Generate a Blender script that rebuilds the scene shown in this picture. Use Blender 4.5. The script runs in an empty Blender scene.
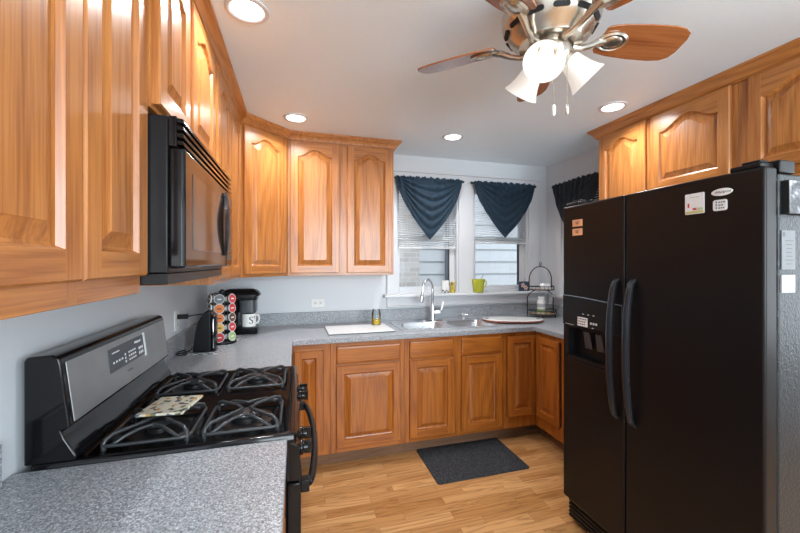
import bpy, bmesh, math, random
from mathutils import Vector, Matrix
random.seed(7)
PI = math.pi
S = bpy.context.scene
COL = S.collection

# ------------------------------------------------------------------ camera
CAMX, CAMZ, YAW = 0.676, 1.437, 0.284
cd = bpy.data.cameras.new('camera'); cam = bpy.data.objects.new('camera', cd); COL.objects.link(cam)
cam.location = (CAMX, 0, CAMZ); cam.rotation_euler = (PI/2, 0, -YAW)
cd.sensor_width = 36; cd.lens = 369.78/800*36; cd.shift_x = -0.006; cd.shift_y = -0.0054; cd.clip_start = 0.03
S.camera = cam
# ------------------------------------------------------------------ world and daylight
w = bpy.data.worlds.new('world'); S.world = w; w.use_nodes = True
bg = w.node_tree.nodes['Background']; bg.inputs['Color'].default_value = (0.86, 0.93, 1.0, 1); bg.inputs['Strength'].default_value = 2.0
def area_light(name, loc, rot, sx, sy, power, color=(1, 1, 1)):
    l = bpy.data.lights.new(name, 'AREA'); l.shape = 'RECTANGLE'; l.size = sx; l.size_y = sy; l.energy = power; l.color = color
    o = bpy.data.objects.new(name, l); COL.objects.link(o); o.location = loc; o.rotation_euler = rot
    return o
# side window daylight from the right, plus an added soft fill behind the camera
area_light('daylight_side_window', (4.5, -0.45, 1.5), (0, PI/2, 0), 1.5, 1.7, 20, (0.82, 0.93, 1.0))
area_light('rear_soft_fill', (1.9, -2.35, 1.55), (PI/2+0.28, 0, 0), 2.4, 1.5, 135, (0.82, 0.93, 1.0))
sl = bpy.data.lights.new('sun', 'SUN'); sl.energy = 1.5; sl.angle = 0.3; sl.color = (1.0, 0.97, 0.93)
so = bpy.data.objects.new('sun', sl); COL.objects.link(so); so.rotation_euler = (math.radians(32), 0, math.radians(-8))
S.view_settings.view_transform = 'Standard'; S.view_settings.look = 'None'; S.view_settings.gamma = 1
S.view_settings.use_curve_mapping = False
S.view_settings.exposure = 0.23
CAN_POWER, FAN_POWER = 6.5, 0.10

W, D, H = 3.134, 3.234, 2.412
CT = 0.914

# ------------------------------------------------------------------ materials
def nt(name):
    m = bpy.data.materials.new(name); m.use_nodes = True
    t = m.node_tree; return m, t, t.nodes['Principled BSDF']
def N(t, kind, **kw):
    n = t.nodes.new(kind)
    for k, v in kw.items():
        if hasattr(n, k): setattr(n, k, v)
        else: n.inputs[k.replace('_', ' ')].default_value = v
    return n
def ramp(t, fac, stops):
    r = t.nodes.new('ShaderNodeValToRGB'); e = r.color_ramp.elements
    while len(e) < len(stops): e.new(0.5)
    for i, (p, c) in enumerate(stops):
        e[i].position = p; e[i].color = (c[0], c[1], c[2], 1)
    t.links.new(fac, r.inputs['Fac']); return r.outputs['Color']
def plain(name, col, rough=0.5, metal=0.0, spec=0.5, emis=0.0, ecol=None, coat=0.0, bump=0.0, bscale=200, trans=0.0, var=0.05):
    m, t, p = nt(name)
    tc = N(t, 'ShaderNodeTexCoord')
    nz = N(t, 'ShaderNodeTexNoise', Scale=bscale if bump else 12.0, Detail=3.0)
    t.links.new(tc.outputs['Object'], nz.inputs['Vector'])
    a = [max(0, c*(1-var)) for c in col]; b = [min(1, c*(1+var)) for c in col]
    t.links.new(ramp(t, nz.outputs['Fac'], [(0.3, a), (0.7, b)]), p.inputs['Base Color'])
    p.inputs['Roughness'].default_value = rough; p.inputs['Metallic'].default_value = metal
    p.inputs['Specular IOR Level'].default_value = spec
    p.inputs['Coat Weight'].default_value = coat; p.inputs['Coat Roughness'].default_value = 0.1
    p.inputs['Transmission Weight'].default_value = trans
    if emis:
        p.inputs['Emission Color'].default_value = (*(ecol or col), 1); p.inputs['Emission Strength'].default_value = emis
    if bump:
        bn = N(t, 'ShaderNodeBump', Strength=bump, Distance=0.002)
        t.links.new(nz.outputs['Fac'], bn.inputs['Height']); t.links.new(bn.outputs['Normal'], p.inputs['Normal'])
    return m
def wood(name, axis, light, dark, rough=0.32, rings=10.0, coat=0.22):
    m, t, p = nt(name)
    tc = N(t, 'ShaderNodeTexCoord'); oi = N(t, 'ShaderNodeObjectInfo')
    mp = N(t, 'ShaderNodeMapping'); sc = [1, 1, 1]; sc[axis] = 0.09; mp.inputs['Scale'].default_value = sc
    mul = N(t, 'ShaderNodeMath', operation='MULTIPLY'); mul.inputs[1].default_value = 37.0
    t.links.new(oi.outputs['Random'], mul.inputs[0])
    cmb = N(t, 'ShaderNodeCombineXYZ')
    for i in range(3): t.links.new(mul.outputs[0], cmb.inputs[i])
    t.links.new(cmb.outputs[0], mp.inputs['Location']); t.links.new(tc.outputs['Object'], mp.inputs['Vector'])
    n1 = N(t, 'ShaderNodeTexNoise', Scale=5.5, Detail=2.0, Distortion=0.3); t.links.new(mp.outputs[0], n1.inputs['Vector'])
    m1 = N(t, 'ShaderNodeMath', operation='MULTIPLY'); m1.inputs[1].default_value = rings
    t.links.new(n1.outputs['Fac'], m1.inputs[0])
    pp = N(t, 'ShaderNodeMath', operation='PINGPONG'); pp.inputs[1].default_value = 0.5
    t.links.new(m1.outputs[0], pp.inputs[0])
    n2 = N(t, 'ShaderNodeTexNoise', Scale=170.0, Detail=3.0); 
    mp2 = N(t, 'ShaderNodeMapping'); s2 = [1, 1, 1]; s2[axis] = 0.03; mp2.inputs['Scale'].default_value = s2
    t.links.new(tc.outputs['Object'], mp2.inputs['Vector']); t.links.new(mp2.outputs[0], n2.inputs['Vector'])
    mix = N(t, 'ShaderNodeMath', operation='MULTIPLY_ADD'); mix.inputs[1].default_value = 0.5
    t.links.new(pp.outputs[0], mix.inputs[0])
    sub = N(t, 'ShaderNodeMath', operation='MULTIPLY'); sub.inputs[1].default_value = 0.85
    t.links.new(n2.outputs['Fac'], sub.inputs[0]); t.links.new(sub.outputs[0], mix.inputs[2])
    t.links.new(ramp(t, mix.outputs[0], [(0.26, dark), (0.50, [ (a+b)/2*1.04 for a, b in zip(light, dark)]), (0.70, light)]), p.inputs['Base Color'])
    p.inputs['Roughness'].default_value = rough; p.inputs['Coat Weight'].default_value = coat; p.inputs['Coat Roughness'].default_value = 0.12
    bn = N(t, 'ShaderNodeBump', Strength=0.12, Distance=0.001)
    t.links.new(mix.outputs[0], bn.inputs['Height']); t.links.new(bn.outputs['Normal'], p.inputs['Normal'])
    return m
OL, OD = (0.50, 0.195, 0.048), (0.27, 0.082, 0.018)
OAKV, OAKH, OAKY = wood('oak_v', 2, OL, OD), wood('oak_h', 0, OL, OD), wood('oak_y', 1, OL, OD)
BL, BD = (0.43, 0.135, 0.018), (0.20, 0.050, 0.007)  # same oak, colour darkened for the dimmer light on the lower cabinets
BOAKV, BOAKH, BOAKY = wood('base_oak_shaded_v', 2, BL, BD), wood('base_oak_shaded_h', 0, BL, BD), wood('base_oak_shaded_y', 1, BL, BD)
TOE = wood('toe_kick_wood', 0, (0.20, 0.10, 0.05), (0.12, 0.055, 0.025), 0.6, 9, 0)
BLADE = wood('blade_wood', 0, (0.36, 0.125, 0.04), (0.20, 0.055, 0.016), 0.22, 8, 0.5)
BLADE_EDGE = plain('blade_edge', (0.05, 0.02, 0.01), 0.4)
WALL = plain('wall_paint', (0.66, 0.685, 0.715), 0.42, bump=0.05, bscale=90, var=0.01)
CEIL = plain('ceiling_paint', (0.84, 0.93, 0.99), 0.42, spec=0.3, bump=0.03, bscale=60, var=0.01)
WHITE = plain('white_trim', (0.68, 0.69, 0.71), 0.35, var=0.01)
BLINDM = plain('blind_white', (0.72, 0.74, 0.76), 0.5, var=0.01)
BLACK = plain('gloss_black', (0.005, 0.005, 0.006), 0.10, spec=0.30)
SATIN = plain('satin_black', (0.008, 0.008, 0.009), 0.34, spec=0.25)
FRIDGE = plain('fridge_black', (0.009, 0.0075, 0.0075), 0.30, spec=0.2, bump=0.04, bscale=500)
FSIDE = plain('fridge_side_black', (0.013, 0.015, 0.017), 0.30, spec=0.38, bump=1.0, bscale=120)
IRON = plain('cast_iron', (0.045, 0.048, 0.052), 0.38, metal=0.3)
STEEL = plain('stainless', (0.74, 0.75, 0.77), 0.27, metal=0.9)
STOVEST = plain('brushed_panel', (0.30, 0.305, 0.31), 0.38, metal=0.6)
CHROME = plain('chrome', (0.80, 0.82, 0.84), 0.08, metal=1.0, var=0.01)
NICKEL = plain('brushed_nickel', (0.55, 0.50, 0.43), 0.26, metal=0.95)
DARK = plain('dark_recess', (0.004, 0.004, 0.004), 0.7)
DGREY = plain('dark_grey_plastic', (0.05, 0.055, 0.065), 0.35)
BLUEGREY = plain('handle_plastic', (0.016, 0.020, 0.026), 0.26)
PLASTIC = plain('white_plastic', (0.80, 0.80, 0.79), 0.3, var=0.01)
CERAM = plain('white_ceramic', (0.80, 0.80, 0.78), 0.15, var=0.01)
PAPER = plain('white_paper', (0.74, 0.74, 0.74), 0.7, var=0.02)
GREYPAPER = plain('grey_paper', (0.20, 0.21, 0.22), 0.7, var=0.02)
INK = plain('grey_ink', (0.10, 0.10, 0.11), 0.6)
LIME = plain('lime_glaze', (0.50, 0.50, 0.04), 0.3)
YELLOW = plain('yellow_wax', (0.85, 0.55, 0.03), 0.4)
ORANGE = plain('orange_print', (0.80, 0.22, 0.06), 0.5)
PEACH = plain('peach_print', (0.85, 0.42, 0.22), 0.5)
RED = plain('red_print', (0.55, 0.04, 0.05), 0.5)
GOLDP = plain('gold_print', (0.75, 0.45, 0.12), 0.5)
GREENP = plain('green_print', (0.32, 0.45, 0.18), 0.5)
BROWNP = plain('brown_print', (0.12, 0.06, 0.04), 0.5)
NAVYP = plain('navy_print', (0.03, 0.05, 0.09), 0.5)
PINKP = plain('pink_print', (0.75, 0.50, 0.44), 0.5)
REDWOOD = plain('reddish_wood_edge', (0.26, 0.09, 0.05), 0.35)
BRONZE = plain('dark_wire', (0.03, 0.027, 0.025), 0.4, metal=0.4)
SHELFW = plain('shelf_board', (0.45, 0.30, 0.20), 0.5)
SIDING = plain('pale_siding', (0.60, 0.59, 0.58), 0.7, var=0.02)
DSPOUT = plain('grey_downpipe', (0.16, 0.18, 0.20), 0.6)
GRASS = plain('outside_ground', (0.16, 0.2, 0.1), 0.9)
LENS = plain('light_lens', (1, 1, 1), 0.5, emis=4.0, ecol=(1.0, 0.985, 0.96))
BULB = plain('bulb_glow', (1, 1, 1), 0.5, emis=1.6, ecol=(1.0, 0.97, 0.92))
SHADE = plain('frosted_shade', (0.60, 0.57, 0.52), 0.4, emis=0.36, ecol=(1.0, 0.96, 0.90), var=0.02)
LCD = plain('white_print', (0.75, 0.78, 0.8), 0.5, var=0.01)

def mat_glass(name, tint=(0.9, 0.95, 1.0), amt=0.9):
    m = bpy.data.materials.new(name); m.use_nodes = True; t = m.node_tree
    t.nodes.remove(t.nodes['Principled BSDF']); out = t.nodes['Material Output']
    tr = N(t, 'ShaderNodeBsdfTransparent'); tr.inputs['Color'].default_value = (*tint, 1)
    gl = N(t, 'ShaderNodeBsdfGlossy', Roughness=0.02)
    fr = N(t, 'ShaderNodeFresnel', IOR=1.45); mx = N(t, 'ShaderNodeMixShader')
    t.links.new(fr.outputs[0], mx.inputs[0]); t.links.new(tr.outputs[0], mx.inputs[1]); t.links.new(gl.outputs[0], mx.inputs[2])
    t.links.new(mx.outputs[0], out.inputs['Surface']); return m
GLASS = mat_glass('clear_glass')

def mat_counter():
    m, t, p = nt('speckled_laminate'); tc = N(t, 'ShaderNodeTexCoord')
    n1 = N(t, 'ShaderNodeTexNoise', Scale=310.0, Detail=2.0); v = N(t, 'ShaderNodeTexVoronoi', Scale=250.0)
    for n in (n1, v): t.links.new(tc.outputs['Object'], n.inputs['Vector'])
    c1 = ramp(t, n1.outputs['Fac'], [(0.36, (0.085, 0.09, 0.10)), (0.47, (0.27, 0.30, 0.335)), (0.56, (0.37, 0.40, 0.435)), (0.66, (0.70, 0.73, 0.76))])
    c2 = ramp(t, v.outputs['Color'], [(0.2, (0.12, 0.12, 0.13)), (0.5, (0.34, 0.35, 0.37)), (0.85, (0.58, 0.58, 0.60))])
    mx = N(t, 'ShaderNodeMixRGB'); mx.inputs['Fac'].default_value = 0.35
    t.links.new(c1, mx.inputs['Color1']); t.links.new(c2, mx.inputs['Color2']); t.links.new(mx.outputs[0], p.inputs['Base Color'])
    n3 = N(t, 'ShaderNodeTexNoise', Scale=130.0, Detail=1.0); t.links.new(tc.outputs['Object'], n3.inputs['Vector'])
    m3 = N(t, 'ShaderNodeMixRGB', blend_type='MULTIPLY'); m3.inputs['Fac'].default_value = 1.0
    t.links.new(mx.outputs[0], m3.inputs['Color1']); t.links.new(ramp(t, n3.outputs['Fac'], [(0.36, (0.74, 0.74, 0.74)), (0.62, (1.22, 1.22, 1.22))]), m3.inputs['Color2'])
    t.links.new(m3.outputs[0], p.inputs['Base Color']); p.inputs['Roughness'].default_value = 0.30; return m
COUNTER = mat_counter()

def mat_floor():
    m, t, p = nt('oak_strip_floor'); tc = N(t, 'ShaderNodeTexCoord')
    def brick(w_, h_, off, a, b, loc):
        mp = N(t, 'ShaderNodeMapping'); mp.inputs['Location'].default_value = loc
        t.links.new(tc.outputs['Object'], mp.inputs['Vector'])
        br = N(t, 'ShaderNodeTexBrick', offset=off, offset_frequency=2)
        br.inputs['Scale'].default_value = 1.0; br.inputs['Brick Width'].default_value = w_; br.inputs['Row Height'].default_value = h_
        br.inputs['Mortar Size'].default_value = 0.0006; br.inputs['Mortar Smooth'].default_value = 0.1; br.inputs['Bias'].default_value = 0.0
        br.inputs['Color1'].default_value = (*a, 1); br.inputs['Color2'].default_value = (*b, 1)
        br.inputs['Mortar'].default_value = (0.16, 0.07, 0.025, 1)
        t.links.new(mp.outputs[0], br.inputs['Vector']); return br
    b1 = brick(0.42, 0.068, 0.37, (0.62, 0.34, 0.14), (0.43, 0.20, 0.065), (0, 0, 0))
    mp = N(t, 'ShaderNodeMapping'); mp.inputs['Scale'].default_value = (0.07, 1, 1)
    t.links.new(tc.outputs['Object'], mp.inputs['Vector'])
    # offset the grain per plank row so it does not run across rows
    addv = N(t, 'ShaderNodeVectorMath', operation='ADD'); sclv = N(t, 'ShaderNodeVectorMath', operation='SCALE'); sclv.inputs['Scale'].default_value = 9.0
    t.links.new(b1.outputs['Color'], sclv.inputs[0]); t.links.new(mp.outputs[0], addv.inputs[0]); t.links.new(sclv.outputs[0], addv.inputs[1])
    n1 = N(t, 'ShaderNodeTexNoise', Scale=15.0, Detail=3.0, Distortion=0.5); t.links.new(addv.outputs[0], n1.inputs['Vector'])
    mu = N(t, 'ShaderNodeMath', operation='MULTIPLY'); mu.inputs[1].default_value = 8.0; t.links.new(n1.outputs['Fac'], mu.inputs[0])
    pp = N(t, 'ShaderNodeMath', operation='PINGPONG'); pp.inputs[1].default_value = 0.5; t.links.new(mu.outputs[0], pp.inputs[0])
    c = ramp(t, pp.outputs[0], [(0.0, (0.55, 0.47, 0.40)), (0.22, (0.93, 0.91, 0.88)), (0.5, (1, 1, 1))])
    mx = N(t, 'ShaderNodeMixRGB', blend_type='MULTIPLY'); mx.inputs['Fac'].default_value = 0.8
    t.links.new(b1.outputs['Color'], mx.inputs['Color1']); t.links.new(c, mx.inputs['Color2'])
    t.links.new(mx.outputs[0], p.inputs['Base Color']); p.inputs['Roughness'].default_value = 0.33
    return m
FLOOR = mat_floor()

def mat_mat():
    m, t, p = nt('ribbed_mat'); tc = N(t, 'ShaderNodeTexCoord')
    n1 = N(t, 'ShaderNodeTexNoise', Scale=160.0, Detail=3.0); t.links.new(tc.outputs['Object'], n1.inputs['Vector'])
    t.links.new(ramp(t, n1.outputs['Fac'], [(0.42, (0.004, 0.005, 0.006)), (0.75, (0.075, 0.082, 0.096))]), p.inputs['Base Color'])
    p.inputs['Roughness'].default_value = 0.85
    bn = N(t, 'ShaderNodeBump', Strength=0.8, Distance=0.004); t.links.new(n1.outputs['Fac'], bn.inputs['Height']); t.links.new(bn.outputs['Normal'], p.inputs['Normal'])
    return m
RUG = mat_mat()

def mat_curtain(name, a, b):
    m, t, p = nt(name); tc = N(t, 'ShaderNodeTexCoord')
    n1 = N(t, 'ShaderNodeTexNoise', Scale=60.0, Detail=3.0); mp = N(t, 'ShaderNodeMapping'); mp.inputs['Scale'].default_value = (0.5, 0.5, 4)
    t.links.new(tc.outputs['Object'], mp.inputs['Vector']); t.links.new(mp.outputs[0], n1.inputs['Vector'])
    t.links.new(ramp(t, n1.outputs['Fac'], [(0.35, a), (0.65, b)]), p.inputs['Base Color'])
    p.inputs['Roughness'].default_value = 0.75; p.inputs['Sheen Weight'].default_value = 0.08
    tl = N(t, 'ShaderNodeBsdfTranslucent'); tl.inputs['Color'].default_value = (b[0]*1.5, b[1]*2.2, b[2]*2.2, 1)
    mx = N(t, 'ShaderNodeMixShader'); mx.inputs[0].default_value = 0.16; out = t.nodes['Material Output']
    t.links.new(p.outputs[0], mx.inputs[1]); t.links.new(tl.outputs[0], mx.inputs[2]); t.links.new(mx.outputs[0], out.inputs['Surface'])
    return m
NAVY = mat_curtain('navy_sheer_cloth', (0.005, 0.018, 0.034), (0.014, 0.046, 0.080))
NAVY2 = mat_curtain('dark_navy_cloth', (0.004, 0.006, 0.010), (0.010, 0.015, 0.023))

def mat_checks(name, a, b, s):
    m, t, p = nt(name); tc = N(t, 'ShaderNodeTexCoord'); c = N(t, 'ShaderNodeTexChecker', Scale=s)
    c.inputs['Color1'].default_value = (*a, 1); c.inputs['Color2'].default_value = (*b, 1)
    t.links.new(tc.outputs['Object'], c.inputs['Vector']); t.links.new(c.outputs['Color'], p.inputs['Base Color']); p.inputs['Roughness'].default_value = 0.35
    return m
CHECKS = mat_checks('checked_glass_mat', (0.62, 0.64, 0.66), (0.12, 0.13, 0.14), 38)
def mat_brick():
    m, t, p = nt('tan_brick'); tc = N(t, 'ShaderNodeTexCoord'); mp = N(t, 'ShaderNodeMapping'); mp.inputs['Rotation'].default_value = (PI/2, 0, 0)
    br = N(t, 'ShaderNodeTexBrick', Scale=1.0); br.inputs['Brick Width'].default_value = 0.19; br.inputs['Row Height'].default_value = 0.062; br.inputs['Mortar Size'].default_value = 0.006
    br.inputs['Color1'].default_value = (0.50, 0.42, 0.37, 1); br.inputs['Color2'].default_value = (0.60, 0.52, 0.46, 1); br.inputs['Mortar'].default_value = (0.62, 0.56, 0.51, 1)
    t.links.new(tc.outputs['Object'], mp.inputs['Vector']); t.links.new(mp.outputs[0], br.inputs['Vector']); t.links.new(br.outputs['Color'], p.inputs['Base Color']); p.inputs['Roughness'].default_value = 0.85
    return m
BRICK = mat_brick()
def mat_tile():
    m, t, p = nt('patterned_tile'); tc = N(t, 'ShaderNodeTexCoord')
    v = N(t, 'ShaderNodeTexVoronoi', Scale=70.0); t.links.new(tc.outputs['Object'], v.inputs['Vector'])
    sp = N(t, 'ShaderNodeSeparateColor'); t.links.new(v.outputs['Color'], sp.inputs[0])
    r = t.nodes.new('ShaderNodeValToRGB'); r.color_ramp.interpolation = 'CONSTANT'; e = r.color_ramp.elements
    st = [(0, (0.62, 0.58, 0.46)), (0.38, (0.16, 0.17, 0.10)), (0.5, (0.65, 0.62, 0.5)), (0.66, (0.5, 0.26, 0.08)), (0.76, (0.10, 0.12, 0.16)), (0.86, (0.55, 0.52, 0.42))]
    while len(e) < len(st): e.new(0.5)
    for i, (q, c) in enumerate(st): e[i].position = q; e[i].color = (*c, 1)
    t.links.new(sp.outputs[0], r.inputs['Fac']); t.links.new(r.outputs['Color'], p.inputs['Base Color']); p.inputs['Roughness'].default_value = 0.25
    return m
TILE = mat_tile()
def mat_photo():
    m, t, p = nt('grey_photo_print'); tc = N(t, 'ShaderNodeTexCoord')
    n1 = N(t, 'ShaderNodeTexNoise', Scale=28.0, Detail=3.0, Distortion=1.0); t.links.new(tc.outputs['Object'], n1.inputs['Vector'])
    t.links.new(ramp(t, n1.outputs['Fac'], [(0.42, (0.015, 0.015, 0.018)), (0.53, (0.12, 0.12, 0.13)), (0.66, (0.42, 0.42, 0.43))]), p.inputs['Base Color']); p.inputs['Roughness'].default_value = 0.4
    return m
PHOTO = mat_photo()
def mat_spots():
    m, t, p = nt('yellow_spotted'); tc = N(t, 'ShaderNodeTexCoord'); v = N(t, 'ShaderNodeTexVoronoi', Scale=70.0)
    t.links.new(tc.outputs['Object'], v.inputs['Vector'])
    t.links.new(ramp(t, v.outputs['Distance'], [(0.35, (0.04, 0.03, 0.02)), (0.45, (0.75, 0.55, 0.08))]), p.inputs['Base Color']); return m
SPOTS = mat_spots()

# ------------------------------------------------------------------ mesh helpers
class M:
    def __init__(s): s.v = []; s.f = []; s.m = []
    def vert(s, p): s.v.append(Vector(p)); return len(s.v)-1
    def face(s, idx, mat=0): s.f.append(tuple(idx)); s.m.append(mat)
    def box(s, x0, x1, y0, y1, z0, z1, mat=0, mx=None):
        c = [Vector((x, y, z)) for z in (z0, z1) for y in (y0, y1) for x in (x0, x1)]
        if mx: c = [mx @ q for q in c]
        b = len(s.v); s.v += c
        for f in ((0, 2, 3, 1), (4, 5, 7, 6), (0, 1, 5, 4), (2, 6, 7, 3), (0, 4, 6, 2), (1, 3, 7, 5)): s.face([b+i for i in f], mat)
        return s
    def loft(s, loops, cap0=True, cap1=True, mat=0, closed=True):
        ids = [[s.vert(p) for p in l] for l in loops]; n = len(ids[0])
        for a, b in zip(ids, ids[1:]):
            for i in range(n if closed else n-1):
                j = (i+1) % n; s.face((a[i], a[j], b[j], b[i]), mat)
        if cap0: s.face(ids[0][::-1], mat)
        if cap1: s.face(ids[-1], mat)
        return s
    def tube(s, pts, r, seg=8, closed=False, mat=0):
        pts = [Vector(p) for p in pts]; n = len(pts); loops = []; up = None
        for i, p in enumerate(pts):
            if closed: d = pts[(i+1) % n]-pts[i-1]
            else: d = pts[min(i+1, n-1)]-pts[max(i-1, 0)]
            d = d.normalized()
            if up is None:
                a = Vector((0, 0, 1)) if abs(d.z) < 0.9 else Vector((1, 0, 0)); up = (a-d*a.dot(d)).normalized()
            else:
                up = up-d*up.dot(d); up = up.normalized()
            sd = d.cross(up); rr = r[i] if isinstance(r, (list, tuple)) else r
            loops.append([p+(up*math.cos(2*PI*k/seg)+sd*math.sin(2*PI*k/seg))*rr for k in range(seg)])
        if closed: loops.append(loops[0]); s.loft(loops, False, False, mat)
        else: s.loft(loops, True, True, mat)
        return s
    def lathe(s, prof, c=(0, 0, 0), seg=24, mx=None, mat=0, cap0=False, cap1=False, sx=1, sy=1):
        c = Vector(c); loops = []
        for r, z in prof:
            l = [Vector((r*math.cos(2*PI*k/seg)*sx, r*math.sin(2*PI*k/seg)*sy, z)) for k in range(seg)]
            if mx: l = [mx @ q for q in l]
            loops.append([q+c for q in l])
        return s.loft(loops, cap0, cap1, mat)
    def plate(s, us, vs, filled, w0, w1, mp, mfn=None):
        key = {}
        def g(i, j, k):
            if (i, j, k) not in key: key[(i, j, k)] = s.vert(mp(us[i], vs[j], w1 if k else w0))
            return key[(i, j, k)]
        nu, nv = len(us)-1, len(vs)-1
        F = lambda i, j: 0 <= i < nu and 0 <= j < nv and filled(i, j)
        for i in range(nu):
            for j in range(nv):
                if not F(i, j): continue
                mt = mfn(i, j) if mfn else 0
                s.face((g(i, j, 1), g(i+1, j, 1), g(i+1, j+1, 1), g(i, j+1, 1)), mt)
                s.face((g(i, j, 0), g(i, j+1, 0), g(i+1, j+1, 0), g(i+1, j, 0)), mt)
                if not F(i-1, j): s.face((g(i, j, 0), g(i, j, 1), g(i, j+1, 1), g(i, j+1, 0)), mt)
                if not F(i+1, j): s.face((g(i+1, j, 0), g(i+1, j+1, 0), g(i+1, j+1, 1), g(i+1, j, 1)), mt)
                if not F(i, j-1): s.face((g(i, j, 0), g(i+1, j, 0), g(i+1, j, 1), g(i, j, 1)), mt)
                if not F(i, j+1): s.face((g(i, j+1, 0), g(i, j+1, 1), g(i+1, j+1, 1), g(i+1, j+1, 0)), mt)
        return s
    def build(s, name, mats, parent=None, bevel=0, smooth=False, local=False, seg=2, loc=None, ang=40, solid=0, subdiv=0):
        me = bpy.data.meshes.new(name)
        off = Vector((0, 0, 0))
        if parent is not None and not local:
            q = parent
            while q: off += q.location; q = q.parent
        if loc is not None: off = off + Vector(loc)
        me.from_pydata([p-off for p in s.v], [], s.f)
        for mt in (mats if isinstance(mats, (list, tuple)) else [mats]): me.materials.append(mt)
        for p, i in zip(me.polygons, s.m): p.material_index = i
        bm = bmesh.new(); bm.from_mesh(me); bmesh.ops.remove_doubles(bm, verts=bm.verts, dist=1e-6)
        bmesh.ops.recalc_face_normals(bm, faces=bm.faces); bm.to_mesh(me); bm.free()
        o = bpy.data.objects.new(name, me); COL.objects.link(o)
        if parent is not None: o.parent = parent
        if loc is not None: o.location = loc
        if solid:
            md = o.modifiers.new('solidify', 'SOLIDIFY'); md.thickness = solid; md.offset = 0
        if bevel:
            md = o.modifiers.new('bevel', 'BEVEL'); md.width = bevel; md.segments = seg; md.limit_method = 'ANGLE'; md.angle_limit = math.radians(ang)
        if subdiv:
            md = o.modifiers.new('subdivision', 'SUBSURF'); md.levels = subdiv; md.render_levels = subdiv
        if smooth or bevel:
            me.shade_smooth()
            try: me.set_sharp_from_angle(angle=math.radians(ang))
            except Exception: pass
            if bevel: md = o.modifiers.new('weighted', 'WEIGHTED_NORMAL'); md.keep_sharp = True
        return o
def tag(o, label=None, cat=None, group=None, kind=None):
    if label: o['label'] = label
    if cat: o['category'] = cat
    if group: o['group'] = group
    if kind: o['kind'] = kind
    return o
def thing(name, loc, label, cat, group=None, rz=0):
    o = bpy.data.objects.new(name, None); COL.objects.link(o); o.location = loc; o.rotation_euler = (0, 0, rz); o.empty_display_size = 0.05
    return tag(o, label, cat, group)
def struct(o): o['kind'] = 'structure'; return o
def copy_tree(o, parent=None):
    c = o.copy(); COL.objects.link(c)
    if parent: c.parent = parent
    for ch in list(o.children): copy_tree(ch, c)
    return c
def text_mesh(body, size, mx, name, mat, parent, bend=None, shear=0.0, depth=0.0006):
    cu = bpy.data.curves.new('lettering', 'FONT'); cu.body = body; cu.size = size; cu.align_x = 'CENTER'; cu.align_y = 'CENTER'; cu.extrude = depth; cu.shear = shear
    to = bpy.data.objects.new('lettering', cu); COL.objects.link(to)
    bpy.context.view_layer.update(); dg = bpy.context.evaluated_depsgraph_get()
    me = bpy.data.meshes.new_from_object(to.evaluated_get(dg)); bpy.data.objects.remove(to)
    for v in me.vertices:
        p = v.co.copy()
        if bend: p = Vector((math.sin(p.x/bend)*(bend+p.z), p.y, math.cos(p.x/bend)*(bend+p.z)))
        v.co = mx @ p
    me.materials.clear(); me.materials.append(mat)
    o = bpy.data.objects.new(name, me); COL.objects.link(o)
    if parent:
        o.parent = parent; off = Vector((0, 0, 0)); q = parent
        while q: off += q.location; q = q.parent
        for v in me.vertices: v.co -= off
    return o
def rrect(x0, x1, y0, y1, r, z, n=5):
    out = []
    for cx, cy, a in ((x1-r, y1-r, 0), (x0+r, y1-r, PI/2), (x0+r, y0+r, PI), (x1-r, y0+r, 3*PI/2)):
        for k in range(n+1): out.append((cx+r*math.cos(a+PI/2*k/n), cy+r*math.sin(a+PI/2*k/n), z))
    return out

# ------------------------------------------------------------------ setting
XR, YB = 4.7, -2.5          # the adjoining room the photo was taken from
struct(M().box(-0.14, XR+0.14, YB-0.14, D+0.14, -0.1, 0).build('floor', FLOOR))
struct(M().box(-0.14, XR+0.14, YB-0.14, D+0.14, H, H+0.1).build('ceiling', CEIL))
struct(M().box(-0.14, 0, YB, D, 0, H).build('wall_left', WALL))
mapXZ = lambda y0: (lambda u, v, w_: (u, y0+w_, v))
W1 = (1.535, 2.15); W2 = (2.305, 2.915); WZ = (1.15, 2.16); W3 = (2.50, 3.00)
xs = [-0.14, W1[0], W1[1], W2[0], W2[1], W+0.14]; zs = [0, WZ[0], WZ[1], H]
struct(M().plate(xs, zs, lambda i, j: not (j == 1 and i in (1, 3)), 0, 0.14, mapXZ(D)).build('wall_back', WALL))
ys = [0.72, W3[0], W3[1], D]
struct(M().plate(ys, zs, lambda i, j: not (j == 1 and i == 1), 0, 0.14, lambda u, v, w_: (W+w_, u, v)).build('wall_right', WALL))
struct(M().box(W+0.14, XR, 0.72, 0.86, 0, H).build('wall_return', WALL))
struct(M().plate([YB, -1.3, 0.4, 0.72], [0, 0.75, 2.25, H], lambda i, j: not (i == 1 and j == 1), 0, 0.14, lambda u, v, w_: (XR+w_, u, v)).build('wall_side', WALL))
struct(M().plate([-0.14, 0.7, 3.1, XR+0.14], [0, 0.8, 2.3, H], lambda i, j: not (i == 1 and j == 1), 0, 0.14, mapXZ(YB-0.14)).build('wall_rear', WALL))

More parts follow.
